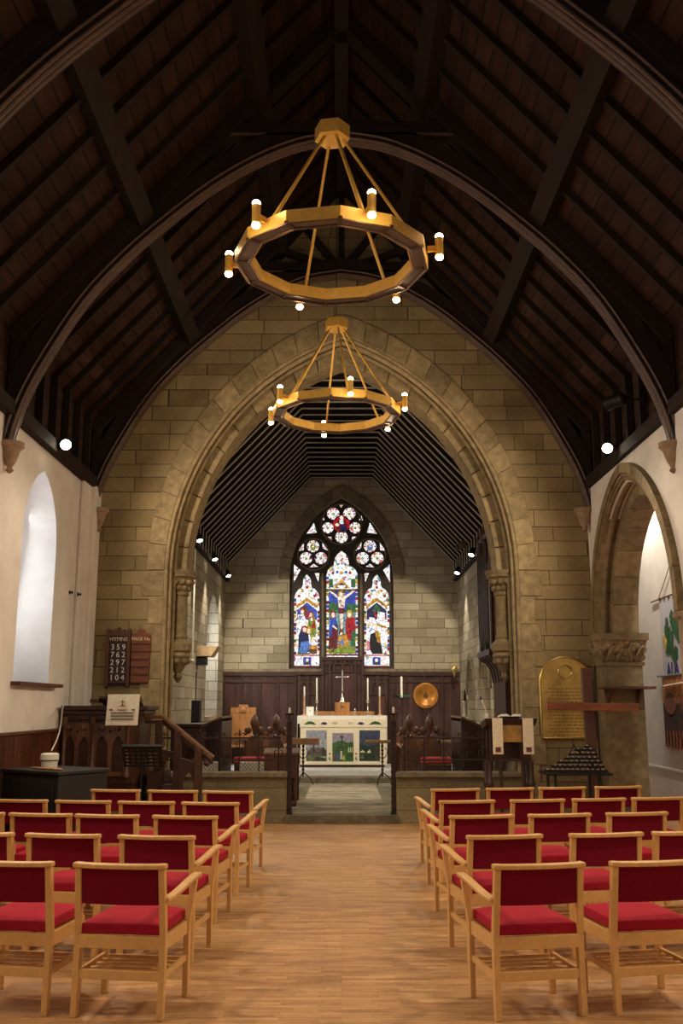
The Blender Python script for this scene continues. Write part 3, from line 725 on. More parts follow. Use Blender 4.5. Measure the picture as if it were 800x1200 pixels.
g.poly([(272, 660), (284, 660), (332, 690), (372, 690), (418, 658), (428, 664), (374, 706), (364, 770), (336, 770), (328, 706)], 'flesh'); g.poly([(330, 790), (334, 760), (366, 760), (370, 790), (352, 800)], 'maroon')
g.poly([(338, 795), (362, 795), (358, 885), (346, 885)], 'flesh'); g.e(350, 678, 20, 20, 'gold'); g.e(350, 682, 11, 15, 'flesh')
g.poly([(272, 1005), (280, 900), (285, 820), (315, 815), (332, 880), (328, 950), (322, 1000)], 'maroon'); g.poly([(276, 900), (284, 825), (318, 820), (326, 880), (300, 860), (290, 930)], 'blue'); g.e(300, 800, 17, 24, 'red'); g.e(301, 803, 10, 15, 'flesh'); g.poly([(300, 860), (328, 885), (322, 890), (296, 870)], 'flesh')
g.poly([(374, 940), (374, 830), (398, 805), (430, 820), (430, 940), (415, 960)], 'red'); g.poly([(405, 985), (410, 900), (432, 890), (432, 985)], 'green'); g.e(398, 798, 18, 24, 'gold'); g.e(396, 802, 10, 15, 'flesh')
g.poly([(330, 1000), (334, 925), (352, 905), (378, 915), (398, 975), (380, 1005)], 'gold'); g.e(348, 912, 15, 18, 'maroon'); g.e(349, 915, 9, 12, 'flesh'); g.poly([(325, 1025), (345, 990), (395, 985), (408, 1020)], 'lime'); g.poly([(335, 965), (360, 940), (366, 985)], 'sky')
g.r(262, 445, 1032, 1042, 'maroon'); g.r(262, 445, 1042, 1052, 'white'); g.done('stained_glass')
g = Glass()
for lst in (foil_l, foil_r, foil_top):
    for (x, y, r) in lst:
        g.e(x, y, r, r, 'white', 22)
        for k in range(12):
            a = 2 * PI * k / 12
            if k % 2 == 0: g.e(x + .82 * r * math.cos(a), y + .82 * r * math.sin(a), 5.5, 5.5, 'red', 7)
        g.e(x, y, r * .42, r * .42, 'cream', 12); g.e(x, y, r * .22, r * .22, 'teal', 10)
for b in bits: g.poly(b, 'white'); c = (sum(p[0] for p in b) / 3, sum(p[1] for p in b) / 3); g.e(c[0], c[1], 5, 6, 'pink', 6)
g.e(350, 270, 50, 50, 'red', 24); g.poly([(318, 310), (322, 262), (342, 235), (362, 235), (384, 270), (382, 306)], 'maroon'); g.poly([(338, 270), (340, 228), (360, 228), (362, 270)], 'white'); g.poly([(345, 312), (345, 275), (372, 280), (386, 305), (366, 316)], 'navy'); g.e(350, 232, 9, 11, 'flesh'); g.e(325, 275, 12, 10, 'cream', 8)
for x in (183, 517): g.e(x, 405, 17, 22, 'lime' if x < 300 else 'sky', 10); g.e(x, 398, 8, 10, 'flesh', 8); g.poly([(x - 26, 470), (x - 10, 440), (x + 12, 440), (x + 26, 470)], 'white')
g.poly([(160, 470), (175, 450), (180, 472)], 'navy'); g.poly([(192, 470), (196, 450), (210, 472)], 'navy')
g.done('tracery_glass')
s_ = MB(); z0 = bot
s_.box(-hw - .05, hw + .05, YE - .06, YE + .30, z0 - .08, z0 + .01); s_.build('window_sill', 'dressed_grey', WIN, bevel=.01)

# --- east panelling (dado) and reredos
m = MB()
m.box(-CX, -1.04, YE - .05, YE, ZS, 2.42); m.box(1.08, CX, YE - .05, YE, ZS, 2.42)
o = struct(m.build('trim_36', 'panel_oak'), 'dark wooden panelling along the east wall')
m = MB()
for x0, x1 in ((-CX, -1.04), (1.08, CX)):
    m.box(x0, x1, YE - .09, YE - .03, 2.36, 2.46); m.box(x0, x1, YE - .07, YE - .03, 2.20, 2.25); m.box(x0, x1, YE - .08, YE - .04, ZS, ZS + .16)
    k = x0 + .02
    while k < x1: m.box(k, k + .05, YE - .075, YE - .04, ZS, 2.4); k += .42
m.build('panel_moulding', 'dark_oak', o, bevel=.006)

# ================================================================ THINGS
# ---- chairs
CH = thing('church_chair', '', 'chair')
def leg(p0, p1, w, d, p2=None):
    m = MB(); pts = [p0, p1] + ([p2] if p2 else [])
    m.sweep([(-w / 2, -d / 2), (w / 2, -d / 2), (w / 2, d / 2), (-w / 2, d / 2)], pts, up=(0, 1, 0)); return m
W2 = .245
def make_chair(root, arm):
    for s_ in (-1, 1):
        leg((s_ * W2, 0.0, 0), (s_ * W2, .01, .42), .036, .042, (s_ * (W2 - .005), -.045, .81)).build('rear_leg', 'beech', root, bevel=.004)
        if arm == s_:
            leg((s_ * (W2 + .005), .44, 0), (s_ * (W2 + .005), .44, .40), .034, .042, (s_ * (W2 + .045), .43, .655)).build('front_leg', 'beech', root, bevel=.004)
        else:
            leg((s_ * W2, .44, 0), (s_ * W2, .44, .43), .034, .04).build('front_leg', 'beech', root, bevel=.004)
        m = MB(); m.box(s_ * W2 - .012, s_ * W2 + .012, .02, .43, .35, .425); m.build('side_rail', 'beech', root, bevel=.003)
        m = MB(); m.box(s_ * W2 - .010, s_ * W2 + .010, .01, .43, .20, .235); m.build('stretcher', 'beech', root, bevel=.003)
    for y, nm in ((.0, 'rear_rail'), (.44, 'front_rail')):
        m = MB(); m.box(-W2 + .015, W2 - .015, y - .012, y + .012, .355, .425); m.build(nm, 'beech', root, bevel=.003)
    m = MB(); m.box(-W2 + .015, W2 - .015, -.010, .012, .195, .245); m.build('stretcher', 'beech', root, bevel=.003)
    m = MB(); m.box(-W2 + .015, W2 - .015, .405, .425, .195, .225)
    for k in range(4): m.box(-W2 + .012, W2 - .012, .06 + k * .09, .09 + k * .09, .205, .217)
    m.build('book_shelf', 'beech', root)
    # seat pad, softly domed
    m = MB(); nx, ny = 10, 9; vs = []; xs = [-.228 + .456 * i / nx for i in range(nx + 1)]; ys = [.0 + .47 * j / ny for j in range(ny + 1)]
    def dome(u, v): return .012 * (1 - (2 * u - 1) ** 4) * (1 - (2 * v - 1) ** 4)
    for zz in (0, 1):
        for j, yy in enumerate(ys):
            for i, xx in enumerate(xs):
                ed = .012 if (i in (0, nx) or j in (0, ny)) else 0
                vs.append((xx, yy,   .428 if zz == 0 else .494 - ed + dome(i / nx, j / ny)))
    n1 = (nx + 1) * (ny + 1); fs = []
    for j in range(ny):
        for i in range(nx):
            a = j * (nx + 1) + i; fs.append((a, a + nx + 1, a + nx + 2, a + 1)); b = a + n1; fs.append((b, b + 1, b + nx + 2, b + nx + 1))
    per = [i for i in range(nx + 1)] + [j * (nx + 1) + nx for j in range(1, ny + 1)] + [ny * (nx + 1) + i for i in range(nx - 1, -1, -1)] + [j * (nx + 1) for j in range(ny - 1, 0, -1)]
    for k in range(len(per)): a, b = per[k], per[(k + 1) % len(per)]; fs.append((a, b, b + n1, a + n1))
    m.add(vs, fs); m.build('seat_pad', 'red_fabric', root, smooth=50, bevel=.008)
    # back pad and top rail, both bowed rearwards
    def bowed(w, n, z0, z1, y0, thick, bow, lean):
        m = MB(); vs = []; fs = []
        for i in range(n + 1):
            u = -1 + 2 * i / n; yb = y0 - bow * (1 - u * u)
            for (dy, z) in ((0, z0), (thick, z0), (thick, z1), (0, z1)): vs.append((u * w, yb + dy - lean * (z - z0), z))
        for i in range(n):
            for k in range(4): a = i * 4; fs.append((a + k, a + (k + 1) % 4, a + 4 + (k + 1) % 4, a + 4 + k))
        fs += [(0, 3, 2, 1), tuple(n * 4 + k for k in range(4))]; m.add(vs, fs); return m
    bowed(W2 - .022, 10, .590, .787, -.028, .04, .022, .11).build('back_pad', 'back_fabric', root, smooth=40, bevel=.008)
    bowed(.268, 12, .785, .812, -.075, .055, .03, .1).build('top_rail', 'beech', root, smooth=40, bevel=.006)
    if arm:
        s_ = arm; pts = [(s_ * (W2 + .01), -.02, .618), (s_ * (W2 + .018), .08, .622), (s_ * (W2 + .03), .20, .640), (s_ * (W2 + .042), .33, .664), (s_ * (W2 + .05), .43, .676), (s_ * (W2 + .052), .48, .676)]
        m = MB(); m.sweep([(-.024, -.012), (.024, -.012), (.024, .012), (-.024, .012)], smoothpath(pts, 3), up=(0, 0, 1)); m.build('armrest', 'beech', root, smooth=40, bevel=.005)
protoR = thing('church_chair', 'x', 'chair'); make_chair(protoR, -1)     # right block: arm on the aisle (left) side
protoL = thing('church_chair', 'x', 'chair'); make_chair(protoL, 1)
proto0 = CH; make_chair(proto0, 0)
used = {}
ROWN = ['rear', 'fourth', 'middle', 'second', 'front']
def place(px0, px1, yb, rz, arm, block, row, idx):
    # rail midpoint -> chair origin
    p = at((px0 + px1) / 2, 900, yb)
    # exact x at rail height
    z = .82; d = yb * CT + (z - CAM_H) * ST; x = ((px0 + px1) / 2 - 400) * d / FPX
    pos = ['at the aisle end', 'second from the aisle', 'third from the aisle', 'fourth from the aisle'][idx]
    lab = 'red beech chair %s, %s row of %s block%s' % (pos, ROWN[row], block, ', with armrest' if idx == 0 else ', armless')
    proto = {0: proto0, 1: protoL, -1: protoR}[arm]; g = 'church chairs in the %s block' % block
    loc = (x + .05 * math.sin(rz) * -1, yb + .05, 0)
    if arm not in used: used[arm] = 1; proto.location = loc; proto.rotation_euler = (0, 0, rz); proto['label'] = lab; proto['group'] = g
    else: dup(proto, loc, rz, lab, g)
D = math.radians
LEFT = [[(89, 193), (-42, 62)], [(140, 227), (31, 117), (-72, 19)], [(180, 254), (90, 161), (12.5, 83), (-66, 4.5)], [(215, 278), (139, 204), (66, 129), (-8, 56)], [(238, 296), (173, 232), (107, 164)]]
RIGHT = [[(577, 685), (711, 822)], [(547, 635), (667, 753), (762, 850)], [(527, 601), (618, 693), (709, 783)], [(515, 579), (598, 661), (670, 733), (739, 802)], [(506, 561), (570, 625), (631, 686), (697, 751)]]
YR = [5.60, 6.77, 7.96, 9.04, 10.22]; YRR = [5.60, 6.80, 8.0, 9.22, 10.5]
for r in range(5):
    for i, (a, b) in enumerate(LEFT[r]): place(a, b, YR[r] + .085 * i, D(-8), 1 if i == 0 else 0, 'left', r, i)
    for i, (a, b) in enumerate(RIGHT[r]): place(a, b, YRR[r] + .10 * i, D(10), -1 if i == 0 else 0, 'right', r, i)

# ---- chandeliers
def chandelier(loc, rot, label):
    t = thing('chandelier', label, 'chandelier', loc, 0, 'ring chandeliers in the nave'); Ro, Ri = .875, .735; n = 12; a0 = rot + PI / n
    ng = lambda r, z: [(r * math.cos(a0 + 2 * PI * k / n), r * math.sin(a0 + 2 * PI * k / n), z) for k in range(n)]
    m = MB()
    for (r0, z0, r1, z1) in ((Ro, -.055, Ro, .055), (Ri, -.055, Ri, .055)):
        m.add(ng(r0, z0) + ng(r1, z1) + ng(r1 - .012, z1) + ng(r0 - .012, z0), [(k + i * n, (k + 1) % n + i * n, (k + 1) % n + ((i + 1) % 4) * n, k + ((i + 1) % 4) * n) for i in range(4) for k in range(n)])
    m.build('ring', 'gold', t)
    m = MB(); m.add(ng(Ro - .012, -.045) + ng(Ri, -.045) + ng(Ri, -.035) + ng(Ro - .012, -.035), [(k + i * n, (k + 1) % n + i * n, (k + 1) % n + ((i + 1) % 4) * n, k + ((i + 1) % 4) * n) for i in range(4) for k in range(n)])
    m.build('perforated_panel', 'perforated', t)
    m = MB()
    for k in range(n):
        a = a0 + 2 * PI * k / n; m.bar((Ri * math.cos(a), Ri * math.sin(a), -.048), (Ro * math.cos(a), Ro * math.sin(a), -.048), .035, .02)
    for r in (Ro - .015, Ri + .01): m.tube(ng(r, -.055) + ng(r, -.055)[:1], .010, 6)
    m.build('panel_frame', plain('bronze_frame', (92, 66, 46), .45, .6, .15), t)
    m = MB(); m.lathe([(.12, 1.19), (.165, 1.20), (.165, 1.33), (.15, 1.34), (.02, 1.34)], n=6, a0=rot); m.build('canopy', 'gold', t)
    m = MB(); m.tube([(0, 0, 1.34), (0, 0, zroof(0) - .35 - loc[2])], .006, 6); m.build('suspension_cable', 'black_metal', t)
    for k in range(6):
        a = rot + 2 * PI * k / 6; ca, sa = math.cos(a), math.sin(a)
        m = MB(); m.tube([(.10 * ca, .10 * sa, 1.20), (.80 * ca, .80 * sa, .04)], .015, 8); m.build('rod', 'gold', t, smooth=60)
        m = MB(); c = (.965 * ca, .965 * sa, .045); m.lathe([(.030, -.085), (.036, -.08), (.036, .08), (.030, .085)], c, 14)
        m.bar((.86 * ca, .86 * sa, .03), (.94 * ca, .94 * sa, .03), .03, .05); lm = m.build('lamp_holder', 'gold', t, smooth=40)
        for sg in (-1, 1):
            b = MB(); b.ball((c[0], c[1], c[2] + sg * .10), .037, 10, 7, (1, 1, .75)); b.build('bulb', 'bulb', lm, smooth=180)
            ld = bpy.data.lights.new('bulb_light', 'POINT'); ld.energy = LAMP; ld.color = (1, .78, .50); ld.shadow_soft_size = .035
            lo = bpy.data.objects.new('bulb_light', ld); COL.objects.link(lo); lo.location = (loc[0] + 1.0 * ca * 1.0, loc[1] + 1.0 * sa, loc[2] + .045 + sg * .15)
    return t
LAMP = 3.6
chandelier((-.085, 8.0, 5.61), D(-90 + 20), 'nearer and larger looking gold ring chandelier with candle lamps')
chandelier((-.07, 12.5, 5.59), D(-90 + 11), 'farther gold ring chandelier hanging before the chancel arch')

# ---- spotlights
def spot_light(loc, target, e, size, col=(1, .86, .66), blend=.6, r=.05):
    ld = bpy.data.lights.new('spot', 'SPOT'); ld.energy = e; ld.spot_size = D(size); ld.spot_blend = blend; ld.color = col; ld.shadow_soft_size = r
    o = bpy.data.objects.new('spot', ld); COL.objects.link(o); o.location = loc
    o.rotation_euler = (Vector(target) - Vector(loc)).to_track_quat('-Z', 'Y').to_euler(); return o
def fixture(loc, target, wallx, label, lit=True, r=.055, L=.16, mat='black_metal', group='spotlights'):
    t = thing('spotlight', label, 'spotlight', loc, 0, group); d = (Vector(target) - Vector(loc)).normalized()
    m = MB(); m.lathe([(r * .6, -L), (r * .9, -L * .9), (r, -.02), (r * 1.05, 0), (r * .95, 0)], (0, 0, 0), 14, axis=d); m.build('lamp_body', mat, t, smooth=40)
    m = MB(); m.lathe([(r * .2, .004), (r * .92, .004), (r * .7, .018), (.003, .026)], (0, 0, 0), 14, axis=d); m.build('lens', 'spot_lens' if lit else 'black_metal', t, smooth=60)
    m = MB(); q = -d * L * .5; m.tube([q, (wallx - loc[0], q.y, q.z + .02)], .012, 6); m.lathe([(.03, -.01), (.03, .01)], (wallx - loc[0] - math.copysign(.01, wallx), q.y, q.z + .02), 10, axis=(1, 0, 0)); m.build('bracket', 'black_metal', t)
    return t
fixture((-3.62, 12.13, 5.03), (-2.2, 9, 3.4), -3.75, 'bright spotlight at roof foot above left lancet window', r=.075)
fixture((3.58, 12.45, 5.07), (2.2, 9.3, 3.4), 3.73, 'bright spotlight at roof foot above right stone arch', r=.075)
fixture((3.36, 11.6, 5.42), (1.5, 13.5, 5.2), 3.8, 'unlit dark spotlight high on right roof slope', False, .09, .26, group='unlit spotlights')
CHS = [(-2.62, 17.4, 4.66), (-2.62, 19.6, 4.64), (-2.62, 22.0, 4.62)]; CHR = [(2.62, 19.1, 4.66), (2.62, 21.5, 4.62)]
for i, p in enumerate(CHS): fixture(p, (p[0] + .9, p[1] - .7, 2.2), -CX + .1, ['first', 'second', 'third'][i] + ' lit spotlight from the arch along left chancel wall top', r=.06)
for i, p in enumerate(CHR): fixture(p, (p[0] - .9, p[1] - .7, 2.2), CX - .1, ['nearer', 'farther'][i] + ' lit spotlight along right chancel wall top', r=.06)
fixture((2.45, 19.9, 4.95), (1.6, 19.2, 4.4), CX - .1, 'unlit pale spotlight above lit pair on right chancel side', False, .07, .24, 'pink_stone', 'unlit spotlights')
fixture((2.32, 16.1, 5.50), (1.9, 15.8, 5.1), CX - .1, 'unlit tan spotlight just behind right side of chancel arch', False, .07, .24, 'pink_stone', 'unlit spotlights')

# ---- pulpit
P = thing('pulpit', 'dark carved oak pulpit standing in left front corner of nave', 'pulpit', (-3.25, 13.75, .3))
def ploc(x, y, z): return (x + 3.25, y - 13.75, z - .3)
def panel_arches(m, x0, x1, z0, z1, y, n, depth=.03):
    """pierced tracery plate of small pointed arches with trefoil eyes"""
    wd = (x1 - x0) / n; hs = []
    for k in range(n):
        c = x0 + wd * (k + .5); a = wd * .36
        hs.append(arch(a, z0 + (z1 - z0) * .52, (z1 - z0) * .24, c, 6, z0 + (z1 - z0) * .08)); hs.append(circ((c, z1 - (z1 - z0) * .12), wd * .13, 12))
        if k: hs.append(circ((c - wd / 2, z1 - (z1 - z0) * .16), wd * .10, 10))
    m.plate([rect(x0, x1, z0, z1)] + hs, 'XZ', y - depth, y)
m = MB(); m.box(-.53, .06, -.43, .72, .40, 1.24); m.prism([(.06, -.43), (.34, -.43), (.46, -.2), (.46, .6), (.06, .72)], 'XY', .40, 1.24); m.build('body', 'pulpit_oak', P)
m = MB(); m.frustum((-.50, .46, -.36, .66, .0), (-.50, .46, -.36, .66, .12)); m.frustum((-.40, .40, -.28, .6, .12), (-.48, .46, -.38, .65, .38)); m.box(-.52, .46, -.42, .68, .34, .42); m.build('base', 'pulpit_oak', P, bevel=.012)
m = MB(); panel_arches(m, -.52, -.14, .44, 1.14, -.435, 2); panel_arches(m, -.10, .34, .44, 1.14, -.435, 2)
for x in (-.51, -.12, .35): m.lathe([(.04, .42), (.05, .46), (.03, .5), (.03, 1.1), (.05, 1.15), (.045, 1.22)], (x, -.45, 0), 10)
for k in range(4):
    x = -.46 + .2 * k + (.05 if k > 1 else 0); m.ball((x, -.462, 1.08), .045, 8, 6, (1, .4, 1))
m.build('carved_panel', 'stall_oak', P, smooth=40)
m = MB()
for (z0, z1, e) in ((1.18, 1.25, .03), (1.25, 1.31, .06), (1.31, 1.37, .10)): m.prism([(-.55, -.43 - e), (.38, -.43 - e), (.46 + e, -.22), (.46 + e, .6), (-.55, .6)], 'XY', z0, z1)
m.build('cornice', 'dark_oak', P, bevel=.008)
m = MB(); a = [(-.02, -.62, 1.50), (.52, -.62, 1.50), (.52, -.30, 1.40), (-.02, -.30, 1.40)]; m.add(a + [(p[0], p[1], p[2] - .04) for p in a], [(0, 1, 2, 3), (7, 6, 5, 4), (0, 4, 5, 1), (1, 5, 6, 2), (2, 6, 7, 3), (3, 7, 4, 0)])
m.prism([(-.16, -.55), (-.02, -.62), (-.02, -.3), (-.14, -.35)], 'XY', 1.41, 1.46)
m.box(.16, .24, -.50, -.38, 1.3, 1.42); m.build('book_rest', 'dark_oak', P, bevel=.006)
# stair with handrail to the right of the pulpit
S = thing('pulpit_stair', 'carved oak pulpit stair with sloping handrail and turned newels', 'stair', (-2.3, 14.0, 0))
def sl(px, py, Y): p = at(px, py, Y); return Vector((p.x + 2.3, p.y - 14.0, p.z))
YS0, YS1 = 13.75, 13.35
hr = [sl(170, 840, YS0), sl(191, 840, YS0), sl(249, 888, YS1)]
m = MB(); m.sweep([(-.035, -.03), (.035, -.03), (.035, .03), (-.035, .03)], hr, up=(0, 0, 1)); m.build('handrail', 'mid_oak', S, bevel=.012)
m = MB(); m.sweep([(-.02, -.02), (.02, -.02), (.02, .02), (-.02, .02)], [h - Vector((0, 0, .07)) for h in hr], up=(0, 0, 1)); m.ball(hr[2] - Vector((.08, 0, .07)), .045, 8, 6); m.build('under_rail', 'dark_oak', S)
for px, py, Y in ((187, 842, YS0), (209, 855, 13.6), (233, 876, 13.42)):
    t_ = sl(px, py, Y); m = MB(); h = t_.z
    m.box(t_.x - .05, t_.x + .05, t_.y - .05, t_.y + .05, .30, h - .02); m.lathe([(.05, 0), (.05, .06), (.03, .10), (.045, .2), (.065, .26), (.04, .30)], (t_.x, t_.y, 0), 12)
    m.lathe([(.07, -.012), (.07, .012)], (t_.x, t_.y, .34), 12); m.build('newel_post', 'pulpit_oak', S, bevel=.006)
def stair_panel(pxa, pya, pxb, pyb, Y, zlow):
    a = sl(pxa, pya, Y); b = sl(pxb, pyb, Y); m = MB(); x0, x1 = a.x, b.x; z1 = a.z
    m.plate([[(x0, zlow), (x1, zlow), (x1, b.z), (x0, z1)], arch((x1 - x0) * .30, zlow + .20, .16, (x0 + x1) / 2, 6, zlow + .05)], 'XZ', Y - 14.0 - .02, Y - 14.0 + .02)
    m.build('tracery_panel', 'pulpit_oak', S)
stair_panel(168, 874, 187, 874, YS0, .72); stair_panel(190, 878, 209, 882, 13.68, .62); stair_panel(211, 888, 232, 894, 13.5, .42)
m = MB()
for k in range(4): m.box(-.36 + .17 * k, -.19 + .17 * k + .02, -.45, .30, .12, .78 - .18 * k)
m.build('tread', 'dark_oak', S)
# cloth
F = MB(); x0, x1 = -3.14, -2.71; yy = 13.09
q = [(x0 + .0, 13.40, 1.725), (x0, 13.16, 1.80), (x0, 13.10, 1.815), (x0 - .015, 13.085, 1.41)]
v = []; 
for dx in (0, 1):
    for p in q: v.append((p[0] + dx * (x1 - x0), p[1], p[2]))
F.add(v + [(p[0], p[1] - .006, p[2] + .006) for p in v], [(0, 1, 5, 4), (1, 2, 6, 5), (2, 3, 7, 6), (8, 12, 13, 9), (9, 13, 14, 10), (10, 14, 15, 11), (0, 4, 12, 8), (3, 11, 15, 7), (0, 8, 9, 1), (1, 9, 10, 2), (2, 10, 11, 3), (4, 5, 13, 12), (5, 6, 14, 13), (6, 7, 15, 14)])
fo = tag(F.build('pulpit_fall', 'linen'), 'cream cloth fall with printed lines hanging from the pulpit bookrest', 'cloth')
m = MB(); c = (x0 + x1) / 2 - .01; yf = 13.072
m.cur = 0
for i, z in enumerate((1.575, 1.535, 1.495)): m.box(c - .15, c + .15, yf, yf + .004, z - .010, z + .010)
for dx in (-.15, .15): m.box(c + dx - .02, c + dx + .02, yf, yf + .004, 1.605, 1.628)
m.cur = 1; m.prism([(c - .07, 1.645), (c, 1.672), (c + .07, 1.645), (c, 1.685)], 'XZ', yf, yf + .004)
m.cur = 2; m.box(c - .006, c + .006, yf, yf + .004, 1.66, 1.75); m.box(c - .03, c + .03, yf, yf + .004, 1.715, 1.727); m.box(c - .07, c + .07, yf, yf + .004, 1.608, 1.622)
m.build('printed_lines', ['ink', 'green', plain('rust_thread', (182, 104, 66), .8)], fo)

# ---- hymn boards
HB = thing('hymn_board', 'dark wooden hymn board with five white hymn numbers', 'hymn board', (-3.34, 14.45, 2.4))
def hb(px, py): p = at(px, py, 14.42); return (p.x + 3.34, p.z - 2.4)
x0, z1 = hb(125.5, 744.5); x1, z0 = hb(149.3, 803)
m = MB(); m.box(x0, x1, -.0, .05, z0, z1); m.build('board', 'hymn_dark', HB)
m = MB(); m.box(x0 - .015, x0 + .035, -.03, .05, z0 - .03, z1 + .10); m.box(x1 - .035, x1 + .015, -.03, .05, z0 - .03, z1 + .10); m.box(x0, x1, -.025, .05, z0 + .03, z0 + .06)
c = (x0 + x1) / 2
m.prism([(x0, z1 - .01), (x1, z1 - .01), (x1, z1 + .02), (x1 - .04, z1 + .05), (c + .09, z1 + .04), (c + .09, z1 + .09), (c + .04, z1 + .08), (c, z1 + .13), (c - .04, z1 + .08), (c - .09, z1 + .09), (c - .09, z1 + .04), (x0 + .04, z1 + .05), (x0, z1 + .02)], 'XZ', -.02, .05)
m.build('frame', 'hymn_wood', HB, bevel=.006)
m = MB(); nums = ['359', '762', '297', '212', '104']; rows = [758.5, 767.3, 776.3, 785.3, 794.3]
for y in [754] + [r + 4.5 for r in rows]: z = hb(137, y)[1]; m.box(x0 + .02, x1 - .02, -.012, .0, z - .006, z + .006)
m.build('slot_rail', 'hymn_wood', HB)
m = MB(); m.text('HYMNS', .082, 'XZ', c, hb(137, 749)[1], -.010, -.003); m.build('lettering', 'gold_paint', HB)
for nmb, y in zip(nums, rows):
    for k, ch in enumerate(nmb): m = MB(); m.text(ch, .115, 'XZ', c + (k - 1) * .083, hb(137, y)[1], -.010, -.003); m.build('numeral', 'white_paint', HB)
PB = thing('page_board', 'brown wooden page number board with empty slots beside hymn board', 'hymn board', (-3.03, 14.45, 2.4))
def pb(px, py): p = at(px, py, 14.42); return (p.x + 3.03, p.z - 2.4)
x0, z1 = pb(153.4, 743); x1, z0 = pb(174.3, 801); c = (x0 + x1) / 2
m = MB(); m.prism([(x0 + .01, z0), (x1 - .02, z0), (x1, z1 - .05), (x1 - .01, z1), (c + .07, z1 + .02), (c + .04, z1 + .08), (c, z1 + .095), (c - .04, z1 + .08), (c - .07, z1 + .02), (x0 + .0, z1), (x0, z1 - .05)], 'XZ', 0, .05); m.build('board', 'page_wood', PB, bevel=.008)
m = MB()
for y in (754, 763, 772, 781, 790, 799.5): z = pb(163, y)[1]; m.box(x0 + .01, x1 - .015, -.022, 0, z - .008, z + .010)
m.build('slot_rail', 'hymn_wood', PB, bevel=.003)
m = MB(); m.text('PAGE No', .07, 'XZ', c, pb(163, 748.6)[1], -.010, 0); m.build('lettering', 'gold_paint', PB)

# ---- black cabinet, bucket, sticks, cable
ang = math.atan2(.6, -.85)
K = thing('upright_cabinet', 'large black box shaped cabinet angled in left corner before the pulpit', 'cabinet', (-3.0, 10.5, 0), math.radians(-33))
m = MB(); m.box(-.92, 0, 0, .70, .06, .94); m.build('body', 'black', K, bevel=.015)
m = MB(); m.box(-.94, .02, -.02, .72, .94, .985); m.build('top_board', 'black', K, bevel=.012)
m = MB(); m.box(-.90, -.02, .02, .68, 0, .07); m.build('plinth', 'black', K)
m = MB(); m.box(-.74, -.06, -.012, 0, .5, .88); m.box(-.74, -.06, -.012, 0, .12, .44); m.build('front_panel', 'black', K, bevel=.005)
B = thing('white_tub', 'white lidded plastic tub standing on the black cabinet', 'tub', (-3.27, 11.05, .985))
m = MB(); m.lathe([(.07, 0), (.085, .0), (.095, .09), (.09, .09)], n=24); m.build('bowl', 'white_plastic', B, smooth=40)
m = MB(); m.lathe([(.09, .09), (.102, .092), (.102, .15), (.08, .165), (.02, .168)], n=24); m.build('lid', 'white_plastic', B, smooth=40)
m = MB(); m.lathe([(.1, .083), (.104, .085), (.104, .092), (.1, .094)], n=24); m.build('band', 'black', B)
for k in range(5):
    m = MB(); a = .12 * k; y0 = 10.60 + .02 * k; m.tube([(-3.42 + .03 * k, 10.94 - .03 * k, .997), (-3.05 + .02 * k, 10.74 - .045 * k, .997)], .010, 8)
    tag(m.build('wooden_stick', 'light_oak'), 'thin pale wooden stick lying on the black cabinet', 'stick', 'sticks on the black cabinet')
m = MB(); m.tube(smoothpath([tuple(at(76, 825.5, 13.2)), tuple(at(73.5, 829, 13.1)), tuple(at(72, 842, 12.7)), tuple(at(70, 856, 12.2)), tuple(at(66, 868, 11.7)), tuple(at(60.5, 879.5, 11.05))], 5), .008, 6)
tag(m.build('white_cable', 'white_plastic', smooth=60), 'white cable drooping from pulpit ledge down to the white tub', 'cable')

# ---- music stand
MS = thing('music_stand', 'black perforated music stand beside the pulpit stair', 'music stand', (-2.60, 12.85, 0))
m = MB(); T = Matrix.Translation((0, 0, 1.02)) @ Matrix.Rotation(D(-52), 4, 'X'); m.T = T; m.plate([rect(-.25, .27, -.17, .17)] + [rect(-.22 + i * .075, -.22 + i * .075 + .05, -.13 + j * .06, -.13 + j * .06 + .03) for i in range(6) for j in range(5)], 'XY', -.004, .004); m.box(-.25, .27, -.17, -.12, 0, .04); m.build('desk', 'black_metal', MS)
m = MB(); m.tube([(0, 0, .2), (0, .0, 1.0)], [.016, .012], 8); m.build('pole', 'black_metal', MS)
m = MB()
for k in range(3): a = 2 * PI * k / 3 + .5; m.tube([(0, 0, .26), (.18 * math.cos(a), .18 * math.sin(a), .12), (.27 * math.cos(a), .27 * math.sin(a), .012)], .012, 6)
m.build('tripod', 'black_metal', MS)

